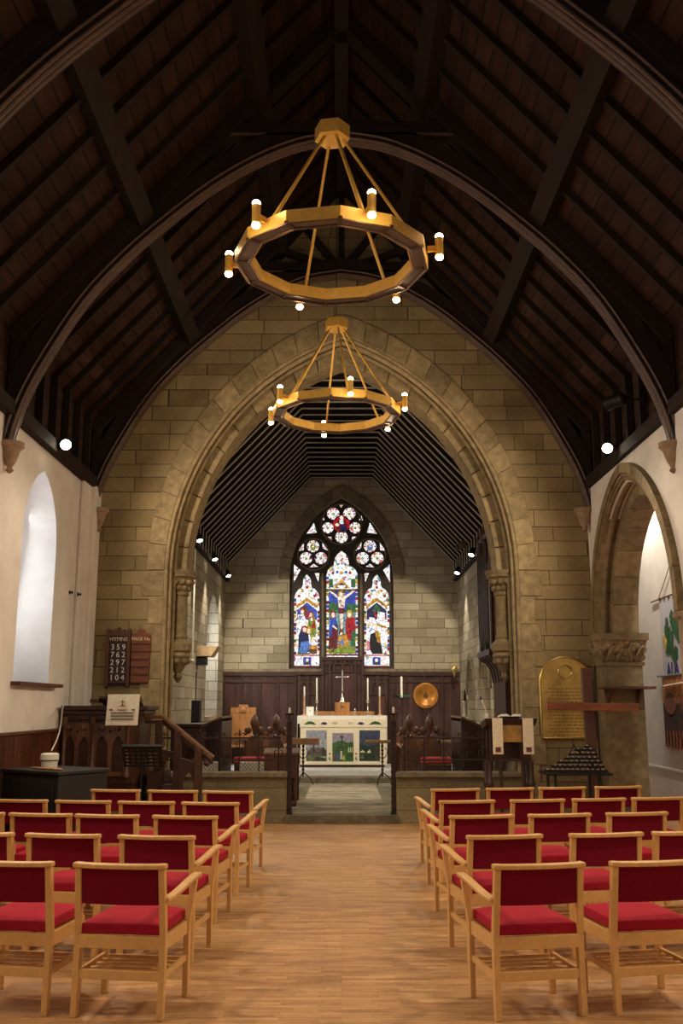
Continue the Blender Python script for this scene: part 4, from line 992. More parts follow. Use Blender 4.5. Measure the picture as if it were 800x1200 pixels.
# ---- iron screens on low wall
def iron_screen(x0, x1, label):
    c = (x0 + x1) / 2; t = thing('iron_screen', label, 'screen', (c, 14.56, .72)); h = (x1 - x0) / 2; zr = 1.20 - .72; zl = .885 - .72
    m = MB(); m.box(-h, h, -.012, .012, zr - .012, zr + .012); m.box(-h, h, -.012, .012, zl - .010, zl + .010); m.build('rail', 'iron', t)
    n = max(4, round((x1 - x0) / .29))
    for k in range(n + 1):
        x = -h + .03 + (2 * h - .06) * k / n; m = MB(); m.tube([(x, 0, 0), (x, 0, zr + .02)], .010, 6); m.build('baluster', 'iron', t)
        m = MB(); f = zr + .02
        m.ball((x, 0, f + .06), .02, 8, 6, (.7, .5, 2.2))
        for s_ in (-1, 1):
            m.tube(smoothpath([(x, 0, f + .01), (x + s_ * .03, 0, f + .04), (x + s_ * .065, 0, f + .05), (x + s_ * .07, 0, f + .02), (x + s_ * .05, 0, f + .012)], 3), .008, 6)
            m.tube(smoothpath([(x, 0, zl + .02), (x + s_ * .05, 0, zl + .06), (x + s_ * .06, 0, zl + .12), (x + s_ * .03, 0, zl + .14)], 3), .007, 6)
            m.tube(smoothpath([(x, 0, zl + .16), (x + s_ * .045, 0, zl + .2), (x + s_ * .05, 0, zl + .25), (x + s_ * .02, 0, zl + .28)], 3), .007, 6)
        m.build('scroll_finial', 'iron', t)
iron_screen(-2.70, -.90, 'wrought iron scroll screen on low wall left of the gate')
iron_screen(.90, 2.70, 'wrought iron scroll screen on low wall right of the gate')
def gate_post(x, label, zt):
    t = thing('gate_post', label, 'post', (x, 14.52, 0)); m = MB(); m.box(-.055, .055, -.05, .05, .0, .16); m.box(-.04, .04, -.035, .035, .1, 1.45)
    for k in range(14): m.box(-.047, -.01 if k % 2 else .047, -.042, .042, .2 + .085 * k, .225 + .085 * k)
    m.build('shaft', 'iron', t, bevel=.004)
    m = MB(); m.lathe([(.012, 1.45), (.012, 1.53), (.05, 1.54), (.055, 1.56), (.02, 1.565)], n=12)
    for s_ in (-1, 1): m.tube([(0, 0, 1.46), (s_ * .05, 0, 1.5), (s_ * .06, 0, 1.56)], .007, 6)
    m.build('candle_pan', 'iron', t, smooth=40)
    c = tag(MB().lathe([(.016, 0), (.018, .002), (.016, zt), (.004, zt + .01)], n=12).build('candle_stub', 'wax', loc=(x, 14.52, 1.565)), 'short white candle stub on iron gate post ' + ('left' if x < 0 else 'right') + ' of chancel opening', 'candle', 'candle stubs on the gate posts')
gate_post(-.77, 'tall iron gate post left of the chancel opening', .07); gate_post(.77, 'tall iron gate post right of the chancel opening', .08)

# ---- communion rails
def com_rail(x0, x1, xs, z, label, th):
    t = thing('communion_rail', label, 'rail', ((x0 + x1) / 2, 19.8, .12)); h = (x1 - x0) / 2; c = (x0 + x1) / 2
    m = MB(); m.box(-h, h, -.06, .06, z - .12 - th, z - .12); m.build('handrail', 'mid_oak', t, bevel=.012)
    for x in xs:
        x -= c; m = MB(); m.tube([(x, 0, .16), (x, 0, z - .12 - th)], .018, 8)
        for k in range(7): m.lathe([(.02, 0), (.034, .02), (.02, .04)], (x, 0, .28 + .075 * k), 8)
        for a in (0, PI * .66, -PI * .66): m.tube(smoothpath([(x, 0, .24), (x + .10 * math.cos(a), .1 * math.sin(a), .17), (x + .19 * math.cos(a), .19 * math.sin(a), .06), (x + .2 * math.cos(a), .2 * math.sin(a), .008)], 3), .012, 6)
        for s_ in (-1, 1): m.tube(smoothpath([(x, 0, .5), (x + s_ * .07, 0, .56), (x + s_ * .10, 0, .66), (x + s_ * .05, 0, .72)], 3), .009, 6)
        m.build('standard', 'iron', t, smooth=50)
com_rail(-2.75, -.45, (-.77, -1.75, -2.6), 1.03, 'oak communion rail on iron standards at left of altar', .13)
com_rail(.48, 2.75, (.82, 1.75, 2.6), .99, 'dark communion rail on iron standards at right of altar', .06)

# ---- altar
A = thing('altar', 'long altar table under white cloth before the panelled east end', 'altar', (.015, 22.0, ZS))
m = MB(); m.box(-.93, .93, -.40, .40, .0, .06); m.box(-.90, .90, -.37, .37, .06, 1.02); m.build('body', 'mid_oak', A)
m = MB(); m.box(-.97, .97, -.44, .44, 1.02, 1.09); m.build('table_slab', 'mid_oak', A, bevel=.01)
def cloth_box(m, x0, x1, y0, y1, z, drop, th=.008):
    m.box(x0, x1, y0, y1, z, z + th)
    m.box(x0, x0 + th, y0, y1, z - drop, z); m.box(x1 - th, x1, y0, y1, z - drop, z); m.box(x0, x1, y0, y0 + th, z - .16, z)
m = MB(); cloth_box(m, -.99, .99, -.462, .46, ZS + 1.092, .95); 
tag(m.build('altar_cloth', 'white_linen', loc=(.015, 22.0, 0), bevel=.006), 'white linen cloth laid over altar with long side drops', 'cloth')
# embroidered frontal
FR = thing('altar_frontal', 'cream altar frontal with three embroidered scenes and a fringe of leaves', 'cloth', (.015, 21.53, ZS))
def fz(zx, zy): p = at(345 + zx * 110 / 800, 780 + zy * 120 / 873, 21.5); return (p.x - .015, p.z - ZS)
a = fz(50, 455); b = fz(788, 845)
m = MB(); m.box(a[0], b[0], -.004, .006, b[1], a[1]); m.build('ground_cloth', 'linen', FR)
m = MB(); c0 = fz(45, 455); c1 = fz(790, 525); m.box(c0[0], c1[0], -.016, -.006, c1[1], c0[1]); sf = m.build('superfrontal', 'linen', FR)
def cols(name, L): return [plain(name + str(i), c, .9, 0, .22, 18) for i, c in enumerate(L)]
EM = cols('embroidery_', [(150, 150, 158), (94, 104, 66), (98, 88, 76), (64, 58, 48), (66, 96, 48), (148, 136, 148), (60, 66, 86), (40, 52, 36), (200, 196, 150), (70, 84, 110), (170, 40, 44), (52, 84, 40), (72, 46, 104), (196, 176, 64), (186, 176, 158), (120, 120, 116)])
class Em:
    def __init__(s): s.m = MB(); s.k = 0
    def p(s, L, c, y0=-.006): s.k += 1; s.m.cur = c; s.m.prism([fz(*q) for q in L], 'XZ', y0 - .0008 * s.k, y0); return s
    def r(s, x0, x1, y0, y1, c, yy=-.006): return s.p([(x0, y0), (x1, y0), (x1, y1), (x0, y1)], c, yy)
e = Em(); e.r(98, 275, 552, 815, 0).p([(98, 815), (98, 770), (140, 760), (275, 790), (275, 815)], 1).p([(110, 755), (120, 725), (140, 700), (250, 697), (268, 730), (268, 775), (110, 770)], 2).p([(155, 730), (158, 680), (165, 668), (172, 690), (172, 740)], 3)
e.p([(225, 765), (235, 715), (250, 700), (272, 730), (272, 775)], 3).p([(150, 815), (190, 775), (250, 790), (275, 815)], 3).p([(150, 625), (185, 618), (215, 640), (240, 650), (180, 650)], 14)
for x in (130, 150, 185, 205): e.r(x, x + 7, 735, 752, 3)
e.m.build('church_scene', EM, FR)
e = Em(); e.r(322, 502, 575, 818, 5).p([(322, 818), (322, 665), (365, 645), (410, 640), (470, 668), (502, 655), (502, 818)], 4).p([(455, 818), (440, 760), (450, 660), (502, 650), (502, 818)], 11).r(398, 406, 592, 700, 3).r(386, 417, 604, 614, 3).p([(355, 700), (380, 690), (418, 695), (415, 702), (360, 708)], 3)
e.p([(343, 770), (350, 740), (375, 738), (383, 770), (378, 812), (350, 812)], 9).p([(358, 735), (360, 715), (372, 715), (374, 735)], 3).p([(388, 800), (392, 728), (405, 728), (410, 800)], 14).p([(412, 805), (415, 765), (426, 765), (430, 805)], 13).p([(328, 790), (335, 758), (345, 770), (343, 790)], 10)
for x in (455, 470, 485): e.p([(x, 740), (x + 3, 695), (x + 8, 695), (x + 10, 740)], 8)
e.m.build('hill_cross_scene', EM, FR)
e = Em(); e.r(552, 728, 552, 815, 6).p([(552, 815), (552, 655), (580, 670), (620, 690), (690, 680), (728, 650), (728, 815)], 7).p([(560, 735), (580, 720), (600, 735), (600, 742), (560, 742)], 8).p([(620, 735), (638, 715), (650, 735), (650, 745), (620, 745)], 8).p([(560, 790), (575, 750), (595, 795)], 1).p([(680, 740), (700, 690), (728, 680), (728, 815), (690, 815)], 3)
e.m.build('night_scene', EM, FR)
e = Em()
for x in (300, 525): e.p([(x - 9, 752), (x, 742), (x + 9, 752), (x, 764)], 10); e.p([(x - 12, 800), (x - 3, 770), (x + 2, 800)], 4); e.p([(x - 2, 812), (x + 8, 780), (x + 8, 812)], 4)
e.m.build('embroidered_poppies', EM, FR)
e = Em()
for x0, x1 in ((78, 186), (632, 745)): e.p([(x0, 505), (x0 + 30, 480), ((x0 + x1) / 2, 474), (x1 - 25, 482), (x1, 505), ((x0 + x1) / 2, 500)], 11, -.016)
for x0 in (222, 535): e.p([(x0, 500), (x0 + 15, 482), (x0 + 40, 482), (x0 + 60, 495), (x0 + 40, 506)], 12, -.016)
e.m.build('embroidered_leaves', EM, sf)
m = MB()
for tx, x in (('1838', 340), ('2013', 476)): q = fz(x, 492); m = MB(); m.text(tx, .06, 'XZ', q[0], q[1], -.019, -.015); m.build('stitched_date', 'ink', sf)
# gradine, box, cross, candles on the altar
TOP = ZS + 1.10
m = MB(); m.box(-.62, .75, -.09, .09, 0, .095); tag(m.build('altar_shelf', 'light_oak', loc=(.0, 22.2, TOP), bevel=.006), 'light oak shelf standing along back of altar', 'shelf')
t = thing('wooden_box', 'small carved light wood box under the silver cross', 'box', (.02, 22.2, TOP + .095)); m = MB(); m.box(-.165, .165, -.09, .09, 0, .20); m.build('body', 'light_oak', t, bevel=.006)
m = MB(); m.box(-.03, .03, -.097, -.088, .07, .13); m.box(-.06, .06, -.095, -.088, .09, .11); m.build('carved_cross', 'mid_oak', t)
t = thing('altar_cross', 'silver standing cross on the wooden box', 'cross', (.02, 22.2, TOP + .295)); m = MB(); m.lathe([(.07, 0), (.075, .02), (.06, .04), (.045, .09), (.03, .12), (.014, .15), (.014, .25), (.024, .27), (.014, .29), (.012, .33)], n=12); m.build('foot', 'silver', t, smooth=50)
m = MB(); m.bar((0, 0, .3), (0, 0, .70), .022, .022, up=(0, 1, 0)); m.bar((-.13, 0, .57), (.13, 0, .57), .022, .022)
for p in ((-.135, 0, .57), (.135, 0, .57), (0, 0, .705)): m.ball(p, .022, 8, 6)
m.build('cross_arms', 'silver', t)
def candlestick(px, y, base_py, stick_py, top_py, label, z0, mat='silver', gold=False):
    x = at(px, base_py, y).x; hs = at(px, stick_py, y).z - z0; hc = at(px, top_py, y).z - z0
    t = thing('candlestick', label, 'candlestick', (x, y, z0), 0, 'candlesticks on the altar')
    m = MB(); m.lathe([(.055, 0), (.06, .015), (.03, .035), (.014, .06), (.014, hs * .3), (.026, hs * .36), (.014, hs * .42), (.013, hs * .8), (.024, hs * .88), (.042, hs * .94), (.042, hs)], n=12); m.build('stem', mat, t, smooth=45)
    c = thing('altar_candle', label.replace('candlestick', 'candle stick holder').split(' on ')[0].replace('candle stick holder', 'candle holder'), 'candle'); bpy.data.objects.remove(c)
    m = MB(); m.lathe([(.017, 0), (.019, .002), (.018, hc - hs), (.004, hc - hs + .01)], (0, 0, 0), 12)
    o = m.build('altar_candle', 'wax', smooth=50, loc=(x, y, z0 + hs)); tag(o, label.replace(' candlestick', ' holder').replace('tall silver', 'tall white candle in tall silver').replace('squat brass', 'thick white candle in squat brass').replace('wooden floor', 'white candle in wooden'), 'candle', 'candles at the altar')
zt = TOP + .0
candlestick(371, 21.9, 841, 821, 795, 'tall silver candlestick left of the cross on altar', TOP); candlestick(431, 21.9, 841, 821, 795, 'tall silver candlestick right of the cross on altar', TOP)
m = None
for px, sd in ((356.5, 'left'), (445, 'right')):
    x = at(px, 842, 21.75).x; hs = at(px, 815, 21.75).z - TOP; hc = at(px, 805, 21.75).z - TOP
    t = thing('candlestick', 'slim pinkish wooden candlestick near %s end of altar' % sd, 'candlestick', (x, 21.75, TOP), 0, 'wooden candlesticks on the altar')
    MB().lathe([(.085, 0), (.085, .012), (.03, .025), (.022, .05), (.02, hs * .9), (.028, hs)], n=14).build('stem', plain('pinkish_wood_' + sd, (188, 138, 104), .5), t, smooth=45)
    o = MB().lathe([(.017, 0), (.019, .002), (.018, hc - hs), (.004, hc - hs + .01)], n=12).build('altar_candle', 'wax', smooth=50, loc=(x, 21.75, TOP + hs)); tag(o, 'short white candle in pinkish wooden candlestick at %s end of altar' % sd, 'candle', 'candles at the altar')
p = at(363, 841, 21.9); t = thing('greeting_card', 'small cream card standing at left end of altar', 'card', (p.x, 21.93, TOP)); m = MB(); m.T = Matrix.Rotation(D(-8), 4, 'X'); m.box(-.085, .085, 0, .006, .0, .20); m.build('card', 'paper', t); m = MB(); m.T = Matrix.Rotation(D(-8), 4, 'X'); m.box(-.004, .004, -.002, 0, .08, .13); m.box(-.02, .02, -.002, 0, .105, .112); m.build('printed_cross', 'ink', t)
m = MB(); m.lathe([(.025, 0), (.03, .005), (.01, .02), (.01, .09), (.018, .1), (.016, .16), (.004, .17)], n=12); tag(m.build('silver_cruet', 'silver', loc=(at(416, 840, 21.9).x, 21.95, TOP), smooth=50), 'small silver vessel right of wooden box on the altar', 'vessel')

# ---- reredos behind altar
RD = thing('reredos', 'dark carved oak reredos with raised centre behind the altar', 'reredos', (.03, 22.9, ZS))
m = MB(); zt = 2.44 - ZS; m.prism([(-1.06, 0), (1.06, 0), (1.06, zt), (.46, zt), (.46, zt + .34), (-.46, zt + .34), (-.46, zt), (-1.06, zt)], 'XZ', -.02, .04); m.build('back_panel', 'panel_oak', RD)
m = MB()
for x in (-1.03, -.82, -.47, -.30, .30, .47, .82, 1.03): m.box(x - .03, x + .03, -.06, -.015, 0, zt + (.3 if abs(x) < .5 else -.02))
for x0, x1, z in ((-1.1, -.44, zt), (.44, 1.1, zt), (-.5, .5, zt + .34)): m.box(x0, x1, -.09, .04, z - .06, z + .02); m.box(x0, x1, -.07, .0, z - .16, z - .13)
m.build('moulding', 'dark_oak', RD, bevel=.006)
m = MB()
for x0, x1 in ((-1.0, -.5), (.5, 1.0)): panel_arches(m, x0, x1, zt - .52, zt - .14, -.03, 3, .025)
panel_arches(m, -.42, .42, zt + .0, zt + .28, -.03, 4, .025); m.build('carved_tracery', 'dark_oak', RD)

# ---- throne, dish, wreath candle, hanging lamp
T = thing('bishop_chair', 'light oak high backed chair against the left east panelling', 'chair', (-2.27, 22.35, ZS))
zt = at(283, 829, 22.3).z - ZS
m = MB(); m.plate([rect(-.29, .29, .45, zt), rect(-.22, -.03, .55, zt - .12), rect(.03, .22, .55, zt - .12)], 'XZ', .22, .27); m.box(-.25, .25, .23, .25, .5, zt - .08); m.prism([(-.12, zt - .01), (.12, zt - .01), (.10, zt + .06), (-.10, zt + .06)], 'XZ', .21, .28); m.ball((0, .2, zt - .06), .07, 10, 8, (1, .4, 1)); m.build('backrest', 'light_oak', T, bevel=.008)
m = MB(); m.box(-.29, .29, -.25, .25, .40, .46); m.build('seat', 'light_oak', T, bevel=.01)
for sx in (-1, 1):
    m = MB(); m.box(sx * .28 - .03, sx * .28 + .03, -.27, .24, .66, .70); m.build('armrest', 'light_oak', T, bevel=.008)
    for sy in (-.24, .22): m = MB(); m.box(sx * .27 - .025, sx * .27 + .025, sy - .025, sy + .025, 0, .67); m.build('leg', 'light_oak', T, bevel=.004)
p = at(499, 815, 22.85); t = thing('wall_dish', 'large round brown dish with dark emblem hung on right panelling', 'dish', (p.x, 22.93, p.z))
m = MB(); m.lathe([(.29, 0), (.295, .012), (.22, .03), (.20, .015), (.01, .01)], axis=(0, -1, 0), n=36); m.build('plate', plain('glazed_copper_brown', (186, 122, 52), .25, .4, .2, 4), t, smooth=60)
m = MB()
for dx, dz in ((0, .05), (0, 0), (-.035, -.0), (.035, 0), (-.025, -.04), (.025, -.04)): m.ball((dx, -.012, dz), .02, 8, 6, (1, .3, 1.2))
m.build('emblem', 'dark_oak', t)
p = at(470.5, 818, 22.3); t = thing('wreath_stand', 'iron pricket stand with green leaf wreath right of altar', 'candle stand', (p.x, 22.3, ZS)); h = p.z - ZS
m = MB(); m.tube([(0, 0, .03), (0, 0, h)], .014, 8); m.lathe([(.16, 0), (.16, .02), (.03, .05)], n=14); m.lathe([(.02, h - .02), (.1, h), (.1, h + .012)], n=14); m.build('stand', 'iron', t)
m = MB()
for k in range(90):
    a = R.random() * 2 * PI; r = .08 + .10 * R.random(); q = Vector((r * math.cos(a), r * math.sin(a), h + .01 + .05 * R.random())); d = Vector((math.cos(a) * .07, math.sin(a) * .07, -.02 + .05 * R.random())); sd = Vector((-d.y, d.x, .01)).normalized() * .022
    m.add([q, q + d * .5 + sd, q + d, q + d * .5 - sd], [(0, 1, 2, 3)])
m.build('leaf_wreath', 'green', t)
hc = at(470.5, 793, 22.3).z - (h + ZS + .012)
tag(MB().lathe([(.026, 0), (.026, hc), (.005, hc + .01)], n=14).build('pillar_candle', 'wax', loc=(p.x, 22.3, ZS + h + .012), smooth=50), 'white candle rising from green wreath right of altar', 'candle')
p = at(532, 785, 22.6); t = thing('hanging_lamp', 'small brass sanctuary lamp hanging at right of east wall', 'lamp', (p.x, 22.6, p.z))
MB().lathe([(.01, -.16), (.03, -.10), (.07, -.02), (.075, .06), (.06, .08)], n=16).build('bowl', 'brass', t, smooth=60)
m = MB()
for k in range(3): a = 2 * PI * k / 3; m.tube([(.06 * math.cos(a), .06 * math.sin(a), .08), (0, 0, .35)], .004, 5)
m.tube([(0, 0, .35), (0, 0, .55)], .004, 5); m.bar((0, 0, .55), (0, .38, .55), .012, .012); m.build('chain', 'brass', t)

# ---- choir stalls
def poppyhead(m, x, y, z):
    m.lathe([(.05, -.03), (.07, 0), (.035, .03), (.03, .08)], (x, y, z), 8)
    m.lathe([(.028, .06), (.05, .13), (.072, .19), (.074, .24), (.055, .30), (.022, .35), (.003, .37)], (x, y, z), 10)
    for s_ in (-1, 1):
        m.ball((x + s_ * .11, y, z + .095), .062, 8, 6, (1.0, .7, 1.0)); m.ball((x + s_ * .15, y, z + .04), .032, 8, 6)
def stall(xf, xb, sx, label, y0=16.9, y1=19.3, ztop=1.16):
    t = thing('choir_stall', label, 'stall', (sx * xf, y0, .12))
    for i, x in enumerate((0.0,)):
        pass
    def end(x, y, w, zt, nm):
        m = MB(); m.prism([(x - w, 0), (x + w, 0), (x + w, zt - .22), (x + w * .55, zt - .05), (x + .03, zt), (x - .03, zt), (x - w * .55, zt - .05), (x - w, zt - .22)], 'XZ', y - .035, y + .035)
        m.plate([arch(w * .8, zt - .4, .22, x, 6, .1), arch(w * .6, zt - .42, .16, x, 6, .16)], 'XZ', y - .05, y - .03)
        
        if y == 0: poppyhead(m, x, y, zt)
        m.build(nm, 'stall_oak', t, smooth=40)
    d = sx * (xb - xf)
    for y in (0, y1 - y0): end(0, y, .15, ztop - .12, 'desk_end'); end(d, y, .19, ztop - .12, 'bench_end')
    m = MB(); m.box(-.02, .02, .03, y1 - y0 - .03, .08, .78); m.build('desk_front', 'dark_oak', t)
    m = MB(); m.T = Matrix.Translation((0, 0, .80)) @ Matrix.Rotation(D(18) * sx, 4, 'Y'); m.box(-.15, .15, .03, y1 - y0 - .03, -.015, .015); m.build('book_board', 'mid_oak', t, bevel=.006)
    m = MB(); m.box(*sorted((d - sx * .20, d + sx * .16)), .03, y1 - y0 - .03, .40, .45); m.build('bench_seat', 'dark_oak', t, bevel=.006)
    m = MB(); m.box(*sorted((d + sx * .14, d + sx * .18)), .03, y1 - y0 - .03, .40, .98); m.build('bench_back', 'dark_oak', t)
    return t
stall(1.12, 1.50, -1, 'dark oak choir stall with leafy bench ends left of chancel aisle'); stall(1.17, 1.52, 1, 'dark oak choir stall with leafy bench ends right of chancel aisle')
def rear_desk(sx, label):
    t = thing('clergy_desk', label, 'desk', (sx * 2.15, 16.6, .12)); zt = at(262 if sx < 0 else 538, 842, 16.6).z - .12; zl = at(232, 858, 16.6).z - .12
    xi, xo = .12, -.40      # inner (towards aisle) high edge, outer low edge
    xi, xo = (-sx * xi, -sx * xo)
    m = MB(); m.prism([(xi, 0), (xo, 0), (xo, zl), (xi, zt)], 'XZ', 0, .05); m.plate([circ(((xi * .6 + xo * .4), zt - .28), .11, 16), circ(((xi * .6 + xo * .4), zt - .28), .075, 16)], 'XZ', -.02, .0); m.build('desk_end', 'dark_oak', t)
    m = MB(); m.prism([(xi, 0), (xo, 0), (xo, zl), (xi, zt)], 'XZ', 1.5, 1.55); m.build('desk_end', 'dark_oak', t)
    m = MB(); m.add([(xi, -.03, zt), (xo, -.03, zl), (xo, 1.58, zl), (xi, 1.58, zt), (xi, -.03, zt + .04), (xo, -.03, zl + .04), (xo, 1.58, zl + .04), (xi, 1.58, zt + .04)], [(0, 1, 2, 3), (7, 6, 5, 4), (0, 4, 5, 1), (1, 5, 6, 2), (2, 6, 7, 3), (3, 7, 4, 0)]); m.build('sloped_top', 'mid_oak', t, bevel=.008)
    m = MB(); m.box(*sorted((xi, xi + sx * .03)), .03, 1.52, .1, zt - .05); m.build('front_panel', 'dark_oak', t)
rear_desk(-1, 'sloping dark oak desk near left chancel wall behind iron screen'); rear_desk(1, 'sloping dark oak desk near right chancel wall behind iron screen')
t = thing('panelled_stall', 'tall boxy dark panelled stall behind the pulpit stair handrail', 'stall', (-2.52, 15.75, .12)); zt = at(225, 848, 15.75).z - .12
m = MB(); m.box(-.22, .24, 0, .7, 0, zt - .06); m.build('body', 'dark_oak', t); m = MB(); m.box(-.25, .27, -.03, .73, zt - .06, zt); m.build('top', 'dark_oak', t, bevel=.012)
m = MB(); m.plate([rect(-.21, .23, .06, zt - .1), arch(.07, .75, .12, -.1, 6, .3), arch(.07, .75, .12, .12, 6, .3)], 'XZ', -.02, 0); m.build('arched_panel', 'dark_oak', t)
# prayer desk by the gate
t = thing('prayer_desk', 'brown prayer desk with plain side board just inside the gate', 'desk', (-.97, 15.75, .12))
zt = at(330, 882, 15.75).z - .12
m = MB(); m.add([(-.28, -.05, zt - .04), (.30, -.05, zt - .04), (.30, .35, zt + .02), (-.28, .35, zt + .02), (-.28, -.05, zt), (.30, -.05, zt), (.30, .35, zt + .06), (-.28, .35, zt + .06)], [(0, 3, 2, 1), (4, 5, 6, 7), (0, 1, 5, 4), (1, 2, 6, 5), (2, 3, 7, 6), (3, 0, 4, 7)]); m.build('book_board', 'mid_oak', t, bevel=.008)
m = MB(); m.box(-.26, .28, .30, .34, .05, zt); m.box(-.26, .24, -.04, -.02, .42, zt - .04); m.build('front_board', 'red_oak', t)
for x in (-.25, .20): m = MB(); m.prism([(-.04, zt - .04), (.34, zt), (.34, 0), (.04, 0)], 'YZ', x, x + .05); m.build('side_board', 'red_oak', t, bevel=.006)
m = MB(); m.box(-.26, .26, -.12, .06, .02, .07); m.build('foot_rail', 'red_oak', t)
# heaters / grilles behind the low wall and cushions
for x0, x1, lab in ((-2.22, -1.95, 'pale perforated heater grille behind left iron screen, nearest the wall'), (-1.60, -1.22, 'pale perforated heater grille behind left iron screen, nearest the gate')):
    m = MB(); m.box(x0, x1, 15.5, 15.62, .12, .80); t = m.build('heater', 'grille', bevel=.008); tag(t, lab, 'heater', 'heater grilles')
for xx, yy, lab in ((1.56, 16.25, 'faded red cushion hassock behind the right iron screen'), (-1.52, 16.3, 'faded red cushion hassock behind the left iron screen')):
    t = thing('hassock', lab, 'cushion', (xx, yy, .12)); m = MB(); m.box(-.24, .24, -.13, .13, 0, .62); m.build('kneeler_box', 'dark_oak', t, bevel=.02); m = MB(); m.box(-.25, .25, -.14, .14, .62, .72); m.build('cushion', 'curtain_red', t, bevel=.03)

# ---- lectern (right)
L = thing('lectern', 'carved oak lectern with two cream stoles right of the gate', 'lectern', (2.30, 13.7, 0))
zt = 1.50
m = MB(); a = [(-.33, -.24, zt), (.40, -.24, zt), (.40, .24, zt - .07), (-.33, .24, zt - .07)]; m.add(a + [(p[0] * .93, p[1] * .9, p[2] - .09) for p in a], [(0, 1, 2, 3), (7, 6, 5, 4), (0, 4, 5, 1), (1, 5, 6, 2), (2, 6, 7, 3), (3, 7, 4, 0)]); m.build('desk_top', 'dark_oak', L, bevel=.008)
m = MB(); m.plate([rect(-.26, .30, .92, 1.42), arch(.13, 1.12, .12, .02, 6, .96), circ((.02, 1.33), .045, 12)], 'XZ', -.19, -.15); m.box(-.26, .30, .12, .16, .92, 1.42); m.build('carved_front', 'dark_oak', L)
for sx in (-.27, -.12, .19, .30):
    for sy in ((-.17, .14) if sx in (-.27, .30) else (-.17,)):
        m = MB(); m.lathe([(.05, .08), (.05, .16), (.032, .2), (.03, .55), (.05, .6), (.05, .64), (.032, .68), (.032, .92)] if sx in (-.27, .30) else [(.025, .1), (.025, .92)], (sx, sy, 0), 10); m.build('leg', 'dark_oak', L, smooth=40)
m = MB(); m.box(-.34, .37, -.24, .20, 0, .10); m.build('plinth', 'dark_oak', L, bevel=.012)
m = MB(); m.box(-.14, .18, -.206, -.19, 1.18, 1.42); m.build('panel', plain('gilded_panel', (182, 138, 74), .4, .3, .15), L)
for x0, x1, nm in ((-.23, -.09, 'left'), (.185, .33, 'right')):
    m = MB(); m.box(x0, x1, -.262, -.252, 1.02, zt + .012); m.add([(x0, -.262, zt + .004), (x1, -.262, zt + .004), (x1, .05, zt - .036), (x0, .05, zt - .036), (x0, -.262, zt + .012), (x1, -.262, zt + .012), (x1, .05, zt - .028), (x0, .05, zt - .028)], [(0, 3, 2, 1), (4, 5, 6, 7), (0, 1, 5, 4), (1, 2, 6, 5), (2, 3, 7, 6), (3, 0, 4, 7)])
    o = m.build('stole', 'linen', loc=(2.30, 13.7, 0)); tag(o, 'cream cloth band with small dark square hanging at %s of lectern front' % nm, 'cloth', 'cloth bands on the lectern')
    e_ = MB(); c = (x0 + x1) / 2; e_.box(c - .035, c + .035, -.268, -.262, 1.05, 1.115); e_.build('woven_emblem', plain('maroon_thread', (104, 52, 56), .9), o)
BK = thing('open_book', 'open white book lying on the lectern top', 'book', (2.345, 13.66, zt + .012)); m = MB(); m.T = Matrix.Rotation(D(-6), 4, 'X')
for s_ in (-1, 1): m.prism([(0, .0), (s_ * .05, .035), (s_ * .14, .03), (s_ * .14, .0)], 'XZ', -.12, .14)
m.build('pages', 'paper', BK); m = MB(); m.T = Matrix.Rotation(D(-6), 4, 'X'); m.box(-.15, .15, -.13, .15, -.008, 0); m.build('cover', 'hymn_dark', BK)
t = thing('microphone', 'small pale gooseneck microphone at left side of lectern', 'microphone', (2.01, 13.53, zt + .0)); m = MB(); m.lathe([(.03, 0), (.03, .05), (.02, .06)], n=12); m.tube(smoothpath([(0, 0, .05), (-.02, 0, .13), (-.05, 0, .22), (-.07, .0, .26)], 4), .006, 6); m.build('gooseneck', 'white_plastic', t); m = MB(); m.ball((-.075, 0, .27), .014, 8, 6, (1, 1, 1.8)); m.build('capsule', 'black_metal', t)

# ---- brass plaque, cross, votive stand
p0 = at(634, 866, 14.45); p1 = at(692, 770, 14.45)
x0, x1, z0 = p0.x, p1.x, p0.z; za = p1.z; c = (x0 + x1) / 2; a_ = (x1 - x0) / 2
t = thing('memorial_plaque', 'arched polished brass memorial plaque on right of arch wall', 'plaque', (c, 14.49, z0))
zs = za - z0 - a_ * .95
def rnd(a, dz=0): return [(-a, dz)] + [(a * math.cos(PI - PI * k / 20), zs + a * .98 * math.sin(PI - PI * k / 20)) for k in range(21)] + [(a, dz)]
m = MB(); m.prism(rnd(a_), 'XZ', -.025, 0.0); m.build('plate', 'brass', t, bevel=.006)
m = MB(); m.plate([rnd(a_), rnd(a_ - .05, .05)], 'XZ', -.045, -.02); m.box(-a_, a_, -.04, -.02, zs - .02, zs + .01)
m.tube([(.10 * math.cos(2 * PI * k / 24), -.035, zs + .16 + .10 * math.sin(2 * PI * k / 24)) for k in range(25)], .014, 6)
for k in range(9): m.ball((-a_ + .025 + (2 * a_ - .05) * k / 8, -.04, .02), .018, 8, 6)
m.tube([(q[0], -.036, q[1]) for q in rnd(a_ - .015, .012)] + [(-a_ + .015, -.036, .012)], .018, 6)
m.build('border', 'brass', t, smooth=40)
m = MB()
for j in range(16):
    wd = [.26, .30, .22, .28][j % 4]; k = -wd
    while k < wd - .03: l_ = .03 + .05 * R.random(); m.box(k, min(k + l_, wd), -.027, -.024, zs - .10 - j * .048, zs - .085 - j * .048); k += l_ + .018
m.build('engraved_lines', plain('engraved_brass', (142, 116, 66), .5, .6, .2), t)
t = thing('wooden_cross', 'large plain red brown wooden cross leaning by right corner', 'cross', (0, 0, 0))
pt, pbm = at(686, 783, 13.6), at(694, 900, 13.6); dirv = (pbm - pt).normalized(); foot = pt + dirv * ((pt.z - .06) / -dirv.z)
t.location = (foot.x, 13.6, 0)
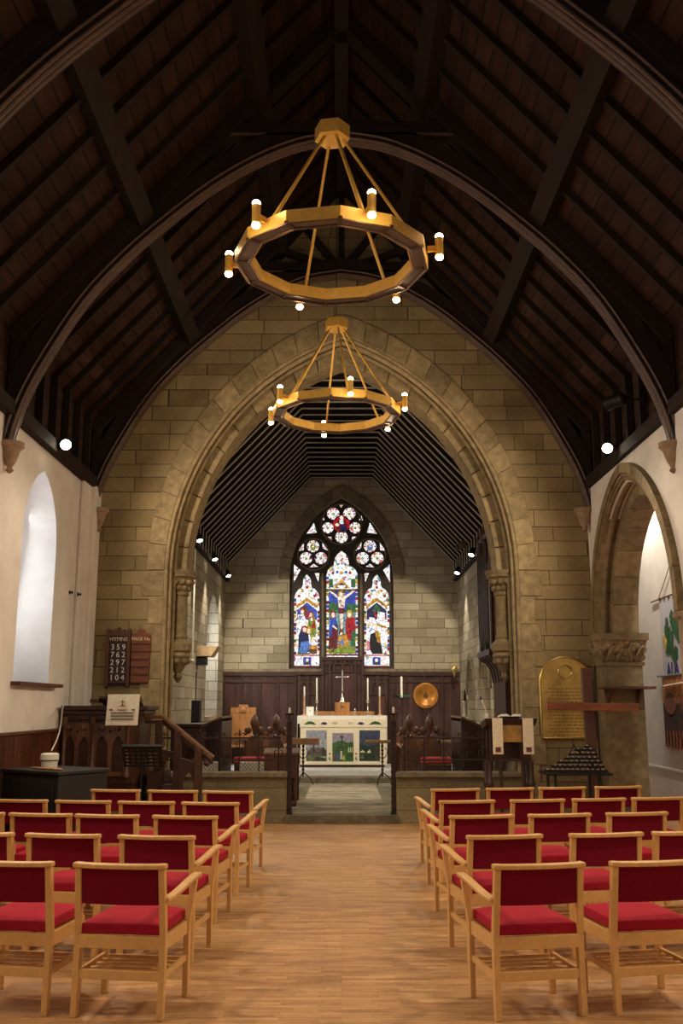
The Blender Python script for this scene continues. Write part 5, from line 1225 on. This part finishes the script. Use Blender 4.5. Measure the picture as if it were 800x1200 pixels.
m = MB(); m.bar((pt.x - foot.x, 0, pt.z), (0, 0, .03), .135, .11, up=(0, 1, 0)); m.build('upright', 'red_oak', t, bevel=.008)
q0, q1 = at(640, 827.5, 13.5), at(748, 829, 13.5); m = MB(); m.bar((q0.x - foot.x + .0, -.09, q0.z), (q1.x - foot.x, -.09, q1.z), .11, .11, up=(0, 1, 0)); m.build('crossbeam', wood('lighter_cross_beam', (132, 76, 46), .5, (.15, 1, 1), .3, 12), t, bevel=.008)
m = MB(); m.bar((-.34, 0, .03), (.34, 0, .03), .12, .06); m.bar((0, -.3, .03), (0, .3, .03), .12, .06); m.build('foot', 'red_oak', t, bevel=.006)
VX, VY, VZ = 3.05, 12.85, .0
V = thing('votive_stand', 'black tiered votive candle stand with pyramid of tealights', 'candle stand', (VX, VY, 0))
tiers = [(641.5, 706, 900.5, 12), (650, 703, 895.5, 10), (657, 700, 890.5, 8), (665, 696.5, 886, 6), (670, 695, 881, 5), (677, 691.5, 876, 3), (687.5, 687.5, 872.5, 1)]
tl = []
for i, (pa, pb_, py, n) in enumerate(tiers):
    Y = VY - .12 + .085 * i; A_ = at(pa, py + 2.3, Y); B_ = at(pb_, py + 2.3, Y); z = (A_.z + B_.z) / 2
    m = MB(); m.box(A_.x - VX - .05, B_.x - VX + .05, Y - VY - .04, Y - VY + .04, z - .014, z); m.box(A_.x - VX - .05, B_.x - VX + .05, Y - VY - .045, Y - VY - .038, z - .02, z + .01); m.build('tier', 'black_metal', V)
    for k in range(n):
        x = A_.x + (B_.x - A_.x) * (k / (n - 1) if n > 1 else 0); tl.append((x, Y, z, i))
A_ = at(638, 905, VY); m = MB(); m.box(A_.x - VX, at(713, 905, VY).x - VX, -.20, .42, at(640, 905, VY).z - .03, at(640, 905, VY).z); m.build('tray', 'black_metal', V, bevel=.006)
zt = at(640, 905, VY).z - .02
for sx in (-.30, .26):
    for sy in (-.12, .34): m = MB(); m.tube([(sx, sy, 0), (sx, sy, zt)], .018, 8); m.build('leg', 'black_metal', V)
m = MB()
for sx in (-.22, .30): m.tube([(sx, -.12, zt), (.08, .42, at(687, 873, VY + .42).z)], .010, 6)
m.tube([(.14, .40, zt), (.14, .40, at(687, 875, VY + .42).z)], .012, 6); m.build('support', 'black_metal', V)
TLN = ['bottom', 'second', 'third', 'fourth', 'fifth', 'sixth', 'top']
t0 = None
for (x, y, z, i) in tl:
    lab = 'tiny white tealight on %s tier of black votive stand' % TLN[i]
    if t0 is None:
        t0 = thing('tealight', lab, 'tealight', (x, y, z), 0, 'tealights on tier bottom'); MB().lathe([(.020, 0), (.0215, .001), (.0215, .020), (.019, .020)], n=10).build('cup', 'silver', t0, smooth=40); MB().lathe([(.0185, .004), (.0185, .019), (.003, .021)], n=10).build('candle_wax', 'wax', t0, smooth=40)
    else: dup(t0, (x, y, z), 0, lab, 'tealights on tier ' + TLN[i])

# ---- shelf bracket on pier, banners, cable
t = thing('wall_shelf', 'small dark wood shelf bracketed to the right arcade pier', 'shelf', (4.02, 13.98, 1.90)); m = MB(); m.box(-.34, .42, -.28, .03, .0, .04); m.build('board', 'red_oak', t, bevel=.005); m = MB(); m.prism([(.03, .0), (-.24, .0), (.03, -.20)], 'YZ', .22, .25); m.prism([(.03, .0), (-.24, .0), (.03, -.20)], 'YZ', -.2, -.17); m.build('bracket', 'red_oak', t)
m = MB(); m.tube([(NX - .09, 14.36, 0), (NX - .09, 14.36, 2.28)], .012, 6); tag(m.build('wall_cable', 'black_metal'), 'thin black cable running up the corner beside arcade pier', 'cable')
M['banner_cloth'] = plain('grey_white_banner_cloth', (204, 200, 206), .9, 0, .1, 12, stretch=(1, 3, .3))
BN = thing('white_banner', 'white hanging banner with green tree and blue letters', 'banner', (4.985, 14.2, 3.30))
def bw(py, y): return at(400 + 5.0 * FPX / (y * CT), py, y)
m = MB(); Y0, Y1 = 14.95, 13.4
m.box(-.012, -.006, Y1 - 14.2, Y0 - 14.2, -1.35, -.03); m.build('cloth', 'banner_cloth', BN)
m = MB(); m.tube([(-.01, 1.15, .0), (-.01, -1.0, .03)], .014, 8); m.build('rod', 'mid_oak', BN)
m = MB(); m.tube([(-.01, .78, .01), (-.01, -.05, .62), (-.01, -.85, .02)], .007, 6); m.build('cord', 'mid_oak', BN)
m = MB()
for k in range(8): y = Y1 - 14.2 + .08 + k * .2; m.box(-.014, -.004, y, y + .06, -.06, .02)
m.build('hanging_loop', 'ink', BN)
m = MB()
for k in range(26):
    a = R.random() * 2 * PI; r = .30 * math.sqrt(R.random()); cy, cz = .25 + r * math.cos(a), -.60 + r * math.sin(a) * 1.1; s_ = .07 + .06 * R.random(); a2 = R.random() * 6
    m.add([(-.014 - .0003 * k, cy + s_ * math.cos(a2 + q * PI * 2 / 5), cz + s_ * 1.2 * math.sin(a2 + q * PI * 2 / 5)) for q in range(5)], [(0, 1, 2, 3, 4)])
m.build('tree_applique', 'green', BN)
m = MB(); m.box(-.016, -.012, .23, .27, -1.18, -.75); m.build('tree_trunk', 'mid_oak', BN); m = MB(); m.prism([(.60, -.55), (.66, -.68), (.56, -.82), (.48, -.66)], 'YZ', -.028, -.012); m.build('yellow_patch', plain('yellow_patch', (206, 176, 70), .8), BN); m = MB()
m.text("ALA 1'3", .30, 'YZ', .10, -1.10, -.020, -.014, flip=True)
m.build('lettering', plain('blue_letter', (44, 48, 110), .8), BN)
B2 = thing('brown_banner', 'brown fringed banner in two tones hanging below white banner', 'banner', (4.965, 14.3, 2.12))
m = MB(); m.cur = 0; m.box(-.012, 0, -.8, .70, -.42, -.02); m.cur = 1; m.box(-.012, 0, -.8, .72, -.82, -.42); m.build('cloth', [plain('tan_cloth', (176, 118, 66), .9), plain('dark_brown_cloth', (72, 48, 40), .9)], B2)
m = MB(); m.tube([(-.006, .92, .0), (-.006, -.95, .0)], .016, 8); m.build('rod', plain('grey_rod', (120, 110, 104), .5), B2)
m = MB(); m.tube([(-.03, .58, -.16), (-.03, -.8, -.10)], .014, 8); m.build('cross_stick', 'linen', B2)
m = MB()
for cy in (.38, -.30): m.prism([(cy + .26 * math.cos(k * PI / 8), -.42 + .16 * math.sin(k * PI / 8)) for k in range(16)], 'YZ', -.018, -.012)
m.build('round_patch', plain('rust_cloth', (138, 82, 56), .9), B2)
for k in range(22):
    y = .72 - .069 * k; m = MB(); m.box(-.012, -.002, y - .05, y, -1.06 - .03 * (k % 2), -.82); m.build('fringe', plain('fringe_%d' % k, (170, 96, 44) if k % 2 else (66, 42, 34), .9), B2)

# ---- organ case on right chancel side
O = thing('organ_case', 'dark oak organ case with gilt pipes corbelled from right chancel side', 'organ', (2.62, 15.9, 2.52))
m = MB(); m.box(-.10, .17, .0, 1.25, .0, 2.0); m.build('case_body', 'dark_oak', O)
m = MB()
cov = [(-.17, .0), (-.16, -.06), (-.05, -.12), (.03, -.25), (.06, -.45), (.06, -1.35), (.16, -1.35), (.16, .0)]
m.prism(cov, 'XZ', .0, 1.25)
for k in range(5): m.prism([(a - .015, b - .01) for a, b in cov[:5]] + [(.1, -.45), (.1, 0)], 'XZ', -.02 + .30 * k, .03 + .30 * k)
m.build('coved_bracket', 'dark_oak', O)
m = MB(); m.box(-.20, .17, -.06, 1.30, -.03, .07); m.build('sill_moulding', 'dark_oak', O, bevel=.008)
m = MB(); m.box(-.16, .17, -.04, 1.28, 1.0, 1.06); m.build('middle_rail', 'dark_oak', O, bevel=.008)
m = MB(); m.box(-.16, .17, -.04, 1.28, 1.96, 2.06); m.build('cornice', 'dark_oak', O, bevel=.008)
for y in (.0, .62, 1.24): m = MB(); m.lathe([(.035, .05), (.035, 1.3), (.045, 1.34), (.035, 1.38), (.032, 2.0), (.045, 2.06), (.02, 2.2), (.004, 2.4)], (-.13, y, 0), 8); m.build('corner_post', 'dark_oak', O)
m = MB(); m.lathe([(.04, .1), (.04, 1.45), (.052, 1.48), (.04, 1.52), (.04, 1.75), (.055, 1.80), (.05, 1.86), (.03, 1.88)], (-.06, -.03, 0), 10); m.build('front_shaft', 'red_oak', O, smooth=40)
m = MB(); m.plate([rect(.0, .17, .12, 1.02), rect(.03, .15, .16, .92)], 'XZ', -.05, -.01); m.build('end_frame', 'dark_oak', O)
m = MB(); m.box(.02, .16, -.012, .0, .14, .96); m.build('end_panel', 'black', O)
m = MB()
for k in range(4): m.lathe([(.002, .14), (.016, .3), (.016, .36), (.004, .36)], (.04 + .035 * k, -.02, 0), 8)
m.build('gilt_pipe_feet', 'gold', O)
for k in range(7):
    y = .10 + .165 * k; h = 1.15 + .5 * abs(math.sin(k * .9)); m = MB(); m.lathe([(.008, .1), (.045, .35), (.045, .35 + h), (.035, .35 + h)], (-.15, y, 0), 10); m.build('pipe', 'iron', O, smooth=50)

# ---- chancel wall odds and ends
p = at(237, 757, 18.4); t = thing('wall_loudspeaker', 'tan wedge shaped loudspeaker fixed to left chancel wall', 'loudspeaker', (-CX, 18.9, 2.70))
m = MB(); m.frustum((.0, .30, -.35, .10, -.10), (.0, .42, -.30, .16, .10)); m.build('cabinet', plain('tan_housing', (150, 122, 82), .6), t, bevel=.01); m = MB(); m.box(0, .2, -.32, -.1, -.26, -.1); m.build('bracket', 'black_metal', t)
m = MB(); m.tube([(-CX + .06, 17.7, 4.55), (-CX + .06, 17.75, 2.5)], .018, 8); m.ball((-CX + .06, 17.75, 2.48), .035, 8, 6); m.box(-CX, -CX + .06, 17.69, 17.71, 4.2, 4.23); m.box(-CX, -CX + .06, 17.73, 17.75, 2.7, 2.73); tag(m.build('white_pipe', 'white_plastic', smooth=50), 'thin white vertical pipe on left chancel wall', 'pipe')
t = thing('column_loudspeaker', 'slim black column loudspeaker low on left chancel wall', 'loudspeaker', (-CX + .06, 18.3, 1.55)); m = MB(); m.box(-.06, .10, -.10, .12, -.35, .22); m.build('cabinet', 'black_metal', t, bevel=.01); m = MB(); m.tube([(0, 0, .2), (0, 0, .75)], .012, 6); m.build('cable', 'black_metal', t)
for px, lab, s_ in ((196, 'narrow black panel on left jamb of chancel arch', -1), (604, 'narrow black panel on right jamb of chancel arch', 1)):
    m = MB(); m.box(-.03, .03, -.09, .10, -.30, .22); t = m.build('jamb_panel', 'black_metal', loc=(s_ * 2.665, 14.98, 1.75), bevel=.006); tag(t, lab, 'panel', 'black panels on the arch jambs')
for x, lab in ((2.42, 'short candle lamp on right rear desk by chancel wall'),):
    t = thing('desk_candle', lab, 'candle', (x - .17, 16.9, 1.66)); zz = at(545, 838, 16.9).z
    t.location = (at(545, 838, 16.9).x, 16.9, zz - .02); m = MB(); m.lathe([(.05, 0), (.05, .015), (.035, .03), (.035, .22), (.05, .24), (.045, .26)], n=12); m.build('holder', 'white_plastic', t, smooth=40); m = MB(); m.lathe([(.03, .26), (.02, .36), (.003, .48)], n=10); m.build('snuffer_cap', 'black_metal', t, smooth=50)
for s_, y, z, lab in ((-1, 13.48, 3.24, 'left'), (-1, 13.70, 3.24, 'right')):
    m = MB(); m.lathe([(.03, 0), (.03, .01), (.012, .015), (.012, .03), (.022, .035), (.018, .05)], axis=(1, 0, 0), n=10); tag(m.build('wall_hook', 'black_metal', loc=(-NX + (.0 if y < 13.7 else .06), y, z), smooth=40), 'small dark wall hook right of lancet window, %s one of pair' % lab, 'hook', 'wall hooks')

# ================================================================ LIGHTS
def area(loc, target, sx, sy, e, col):
    ld = bpy.data.lights.new('daylight', 'AREA'); ld.shape = 'RECTANGLE'; ld.size = sx; ld.size_y = sy; ld.energy = e; ld.color = col
    o = bpy.data.objects.new('daylight', ld); COL.objects.link(o); o.location = loc; o.rotation_euler = (Vector(target) - Vector(loc)).to_track_quat('-Z', 'Y').to_euler(); return o
DAY = (.80, .90, 1.0); WARM = (1, .84, .62)
for cy in (12.05, 7.9, 3.7): area((-NX - .5, cy, 3.1), (-NX + 1, cy, 2.9), 1.2, 2.2, 18, (.72, .86, 1.0))
area((0, YB + .1, 4.2), (0, 6, 1.5), 3.0, 3.6, 40, (1, .95, .88))
area((-CX - .42, 20.95, 2.6), (-CX + 1, 20.95, 2.3), 1.5, 1.8, 60, DAY)
# wall spots seen in the photo
for s_ in (-1, 1):
    spot_light((s_ * 3.3, 12.15, 4.92), (-s_ * 1.2, 14.5, 3.2), 230, 130, WARM)
    spot_light((s_ * 3.3, 12.15, 4.92), (-s_ * .5, 8.0, 0), 200, 125, WARM, .6, .22)
# unseen spots added down the nave to light floor and seats, no fittings built
for y in (8.6, 5.0):
    for s_ in (-1, 1): spot_light((s_ * 3.45, y, 5.0), (-s_ * .3, y - .8, 0), 380, 128, WARM, .6, .22)
for s_ in (-1, 1): spot_light((s_ * 3.45, 1.2, 5.0), (-s_ * .3, 3.0, 0), 110, 125, WARM, .6, .22)
# spots added in the aisle to brighten its white wall, no fittings built
for y in (10.0, 12.6, 15.2): spot_light((4.45, y, 5.3), (4.9, y + .3, 1.5), 210, 125, (1, .94, .86))
for p in CHS: spot_light((p[0] + .08, p[1] - .05, p[2] - .04), (p[0] + .25, p[1] + .1, 1.0), 170, 66, (1, .93, .78), .6)
for p in CHR: spot_light((p[0] - .08, p[1] - .05, p[2] - .04), (p[0] - .25, p[1] + .1, 1.0), 170, 66, (1, .93, .78), .6)
for s_ in (-1, 1):
    spot_light((s_ * 2.5, 20.2, 4.58), (s_ * .9, 23, 2.7), 230, 72, (1, .92, .74), .35)
    spot_light((s_ * 2.5, 17.3, 4.58), (-s_ * .6, 20.0, .5), 420, 90, (1, .92, .76))
    spot_light((s_ * 2.5, 19.1, 4.58), (-s_ * .4, 16.6, .5), 260, 90, (1, .92, .76))

wd = bpy.data.worlds.new('World'); SC.world = wd; wd.use_nodes = True
wd.node_tree.nodes['Background'].inputs['Color'].default_value = (.55, .65, .8, 1); wd.node_tree.nodes['Background'].inputs['Strength'].default_value = .3

# ================================================================ CAMERA
cd = bpy.data.cameras.new('camera'); cam = bpy.data.objects.new('camera', cd); COL.objects.link(cam)
cd.sensor_fit = 'VERTICAL'; cd.sensor_height = 36.0; cd.lens = 36.0 * FPX / 1200
cam.location = (0, 0, CAM_H); cam.rotation_euler = (PI / 2 + TH, 0, 0); cd.clip_start = .05; cd.clip_end = 100
SC.camera = cam
SC.view_settings.view_transform = 'Standard'; SC.view_settings.look = 'None'; SC.view_settings.gamma = 1; SC.view_settings.use_curve_mapping = False
SC.view_settings.exposure = 0.0
SC.cycles.use_denoising = True
SC.cycles.sample_clamp_indirect = 4.0
SC.cycles.max_bounces = 8
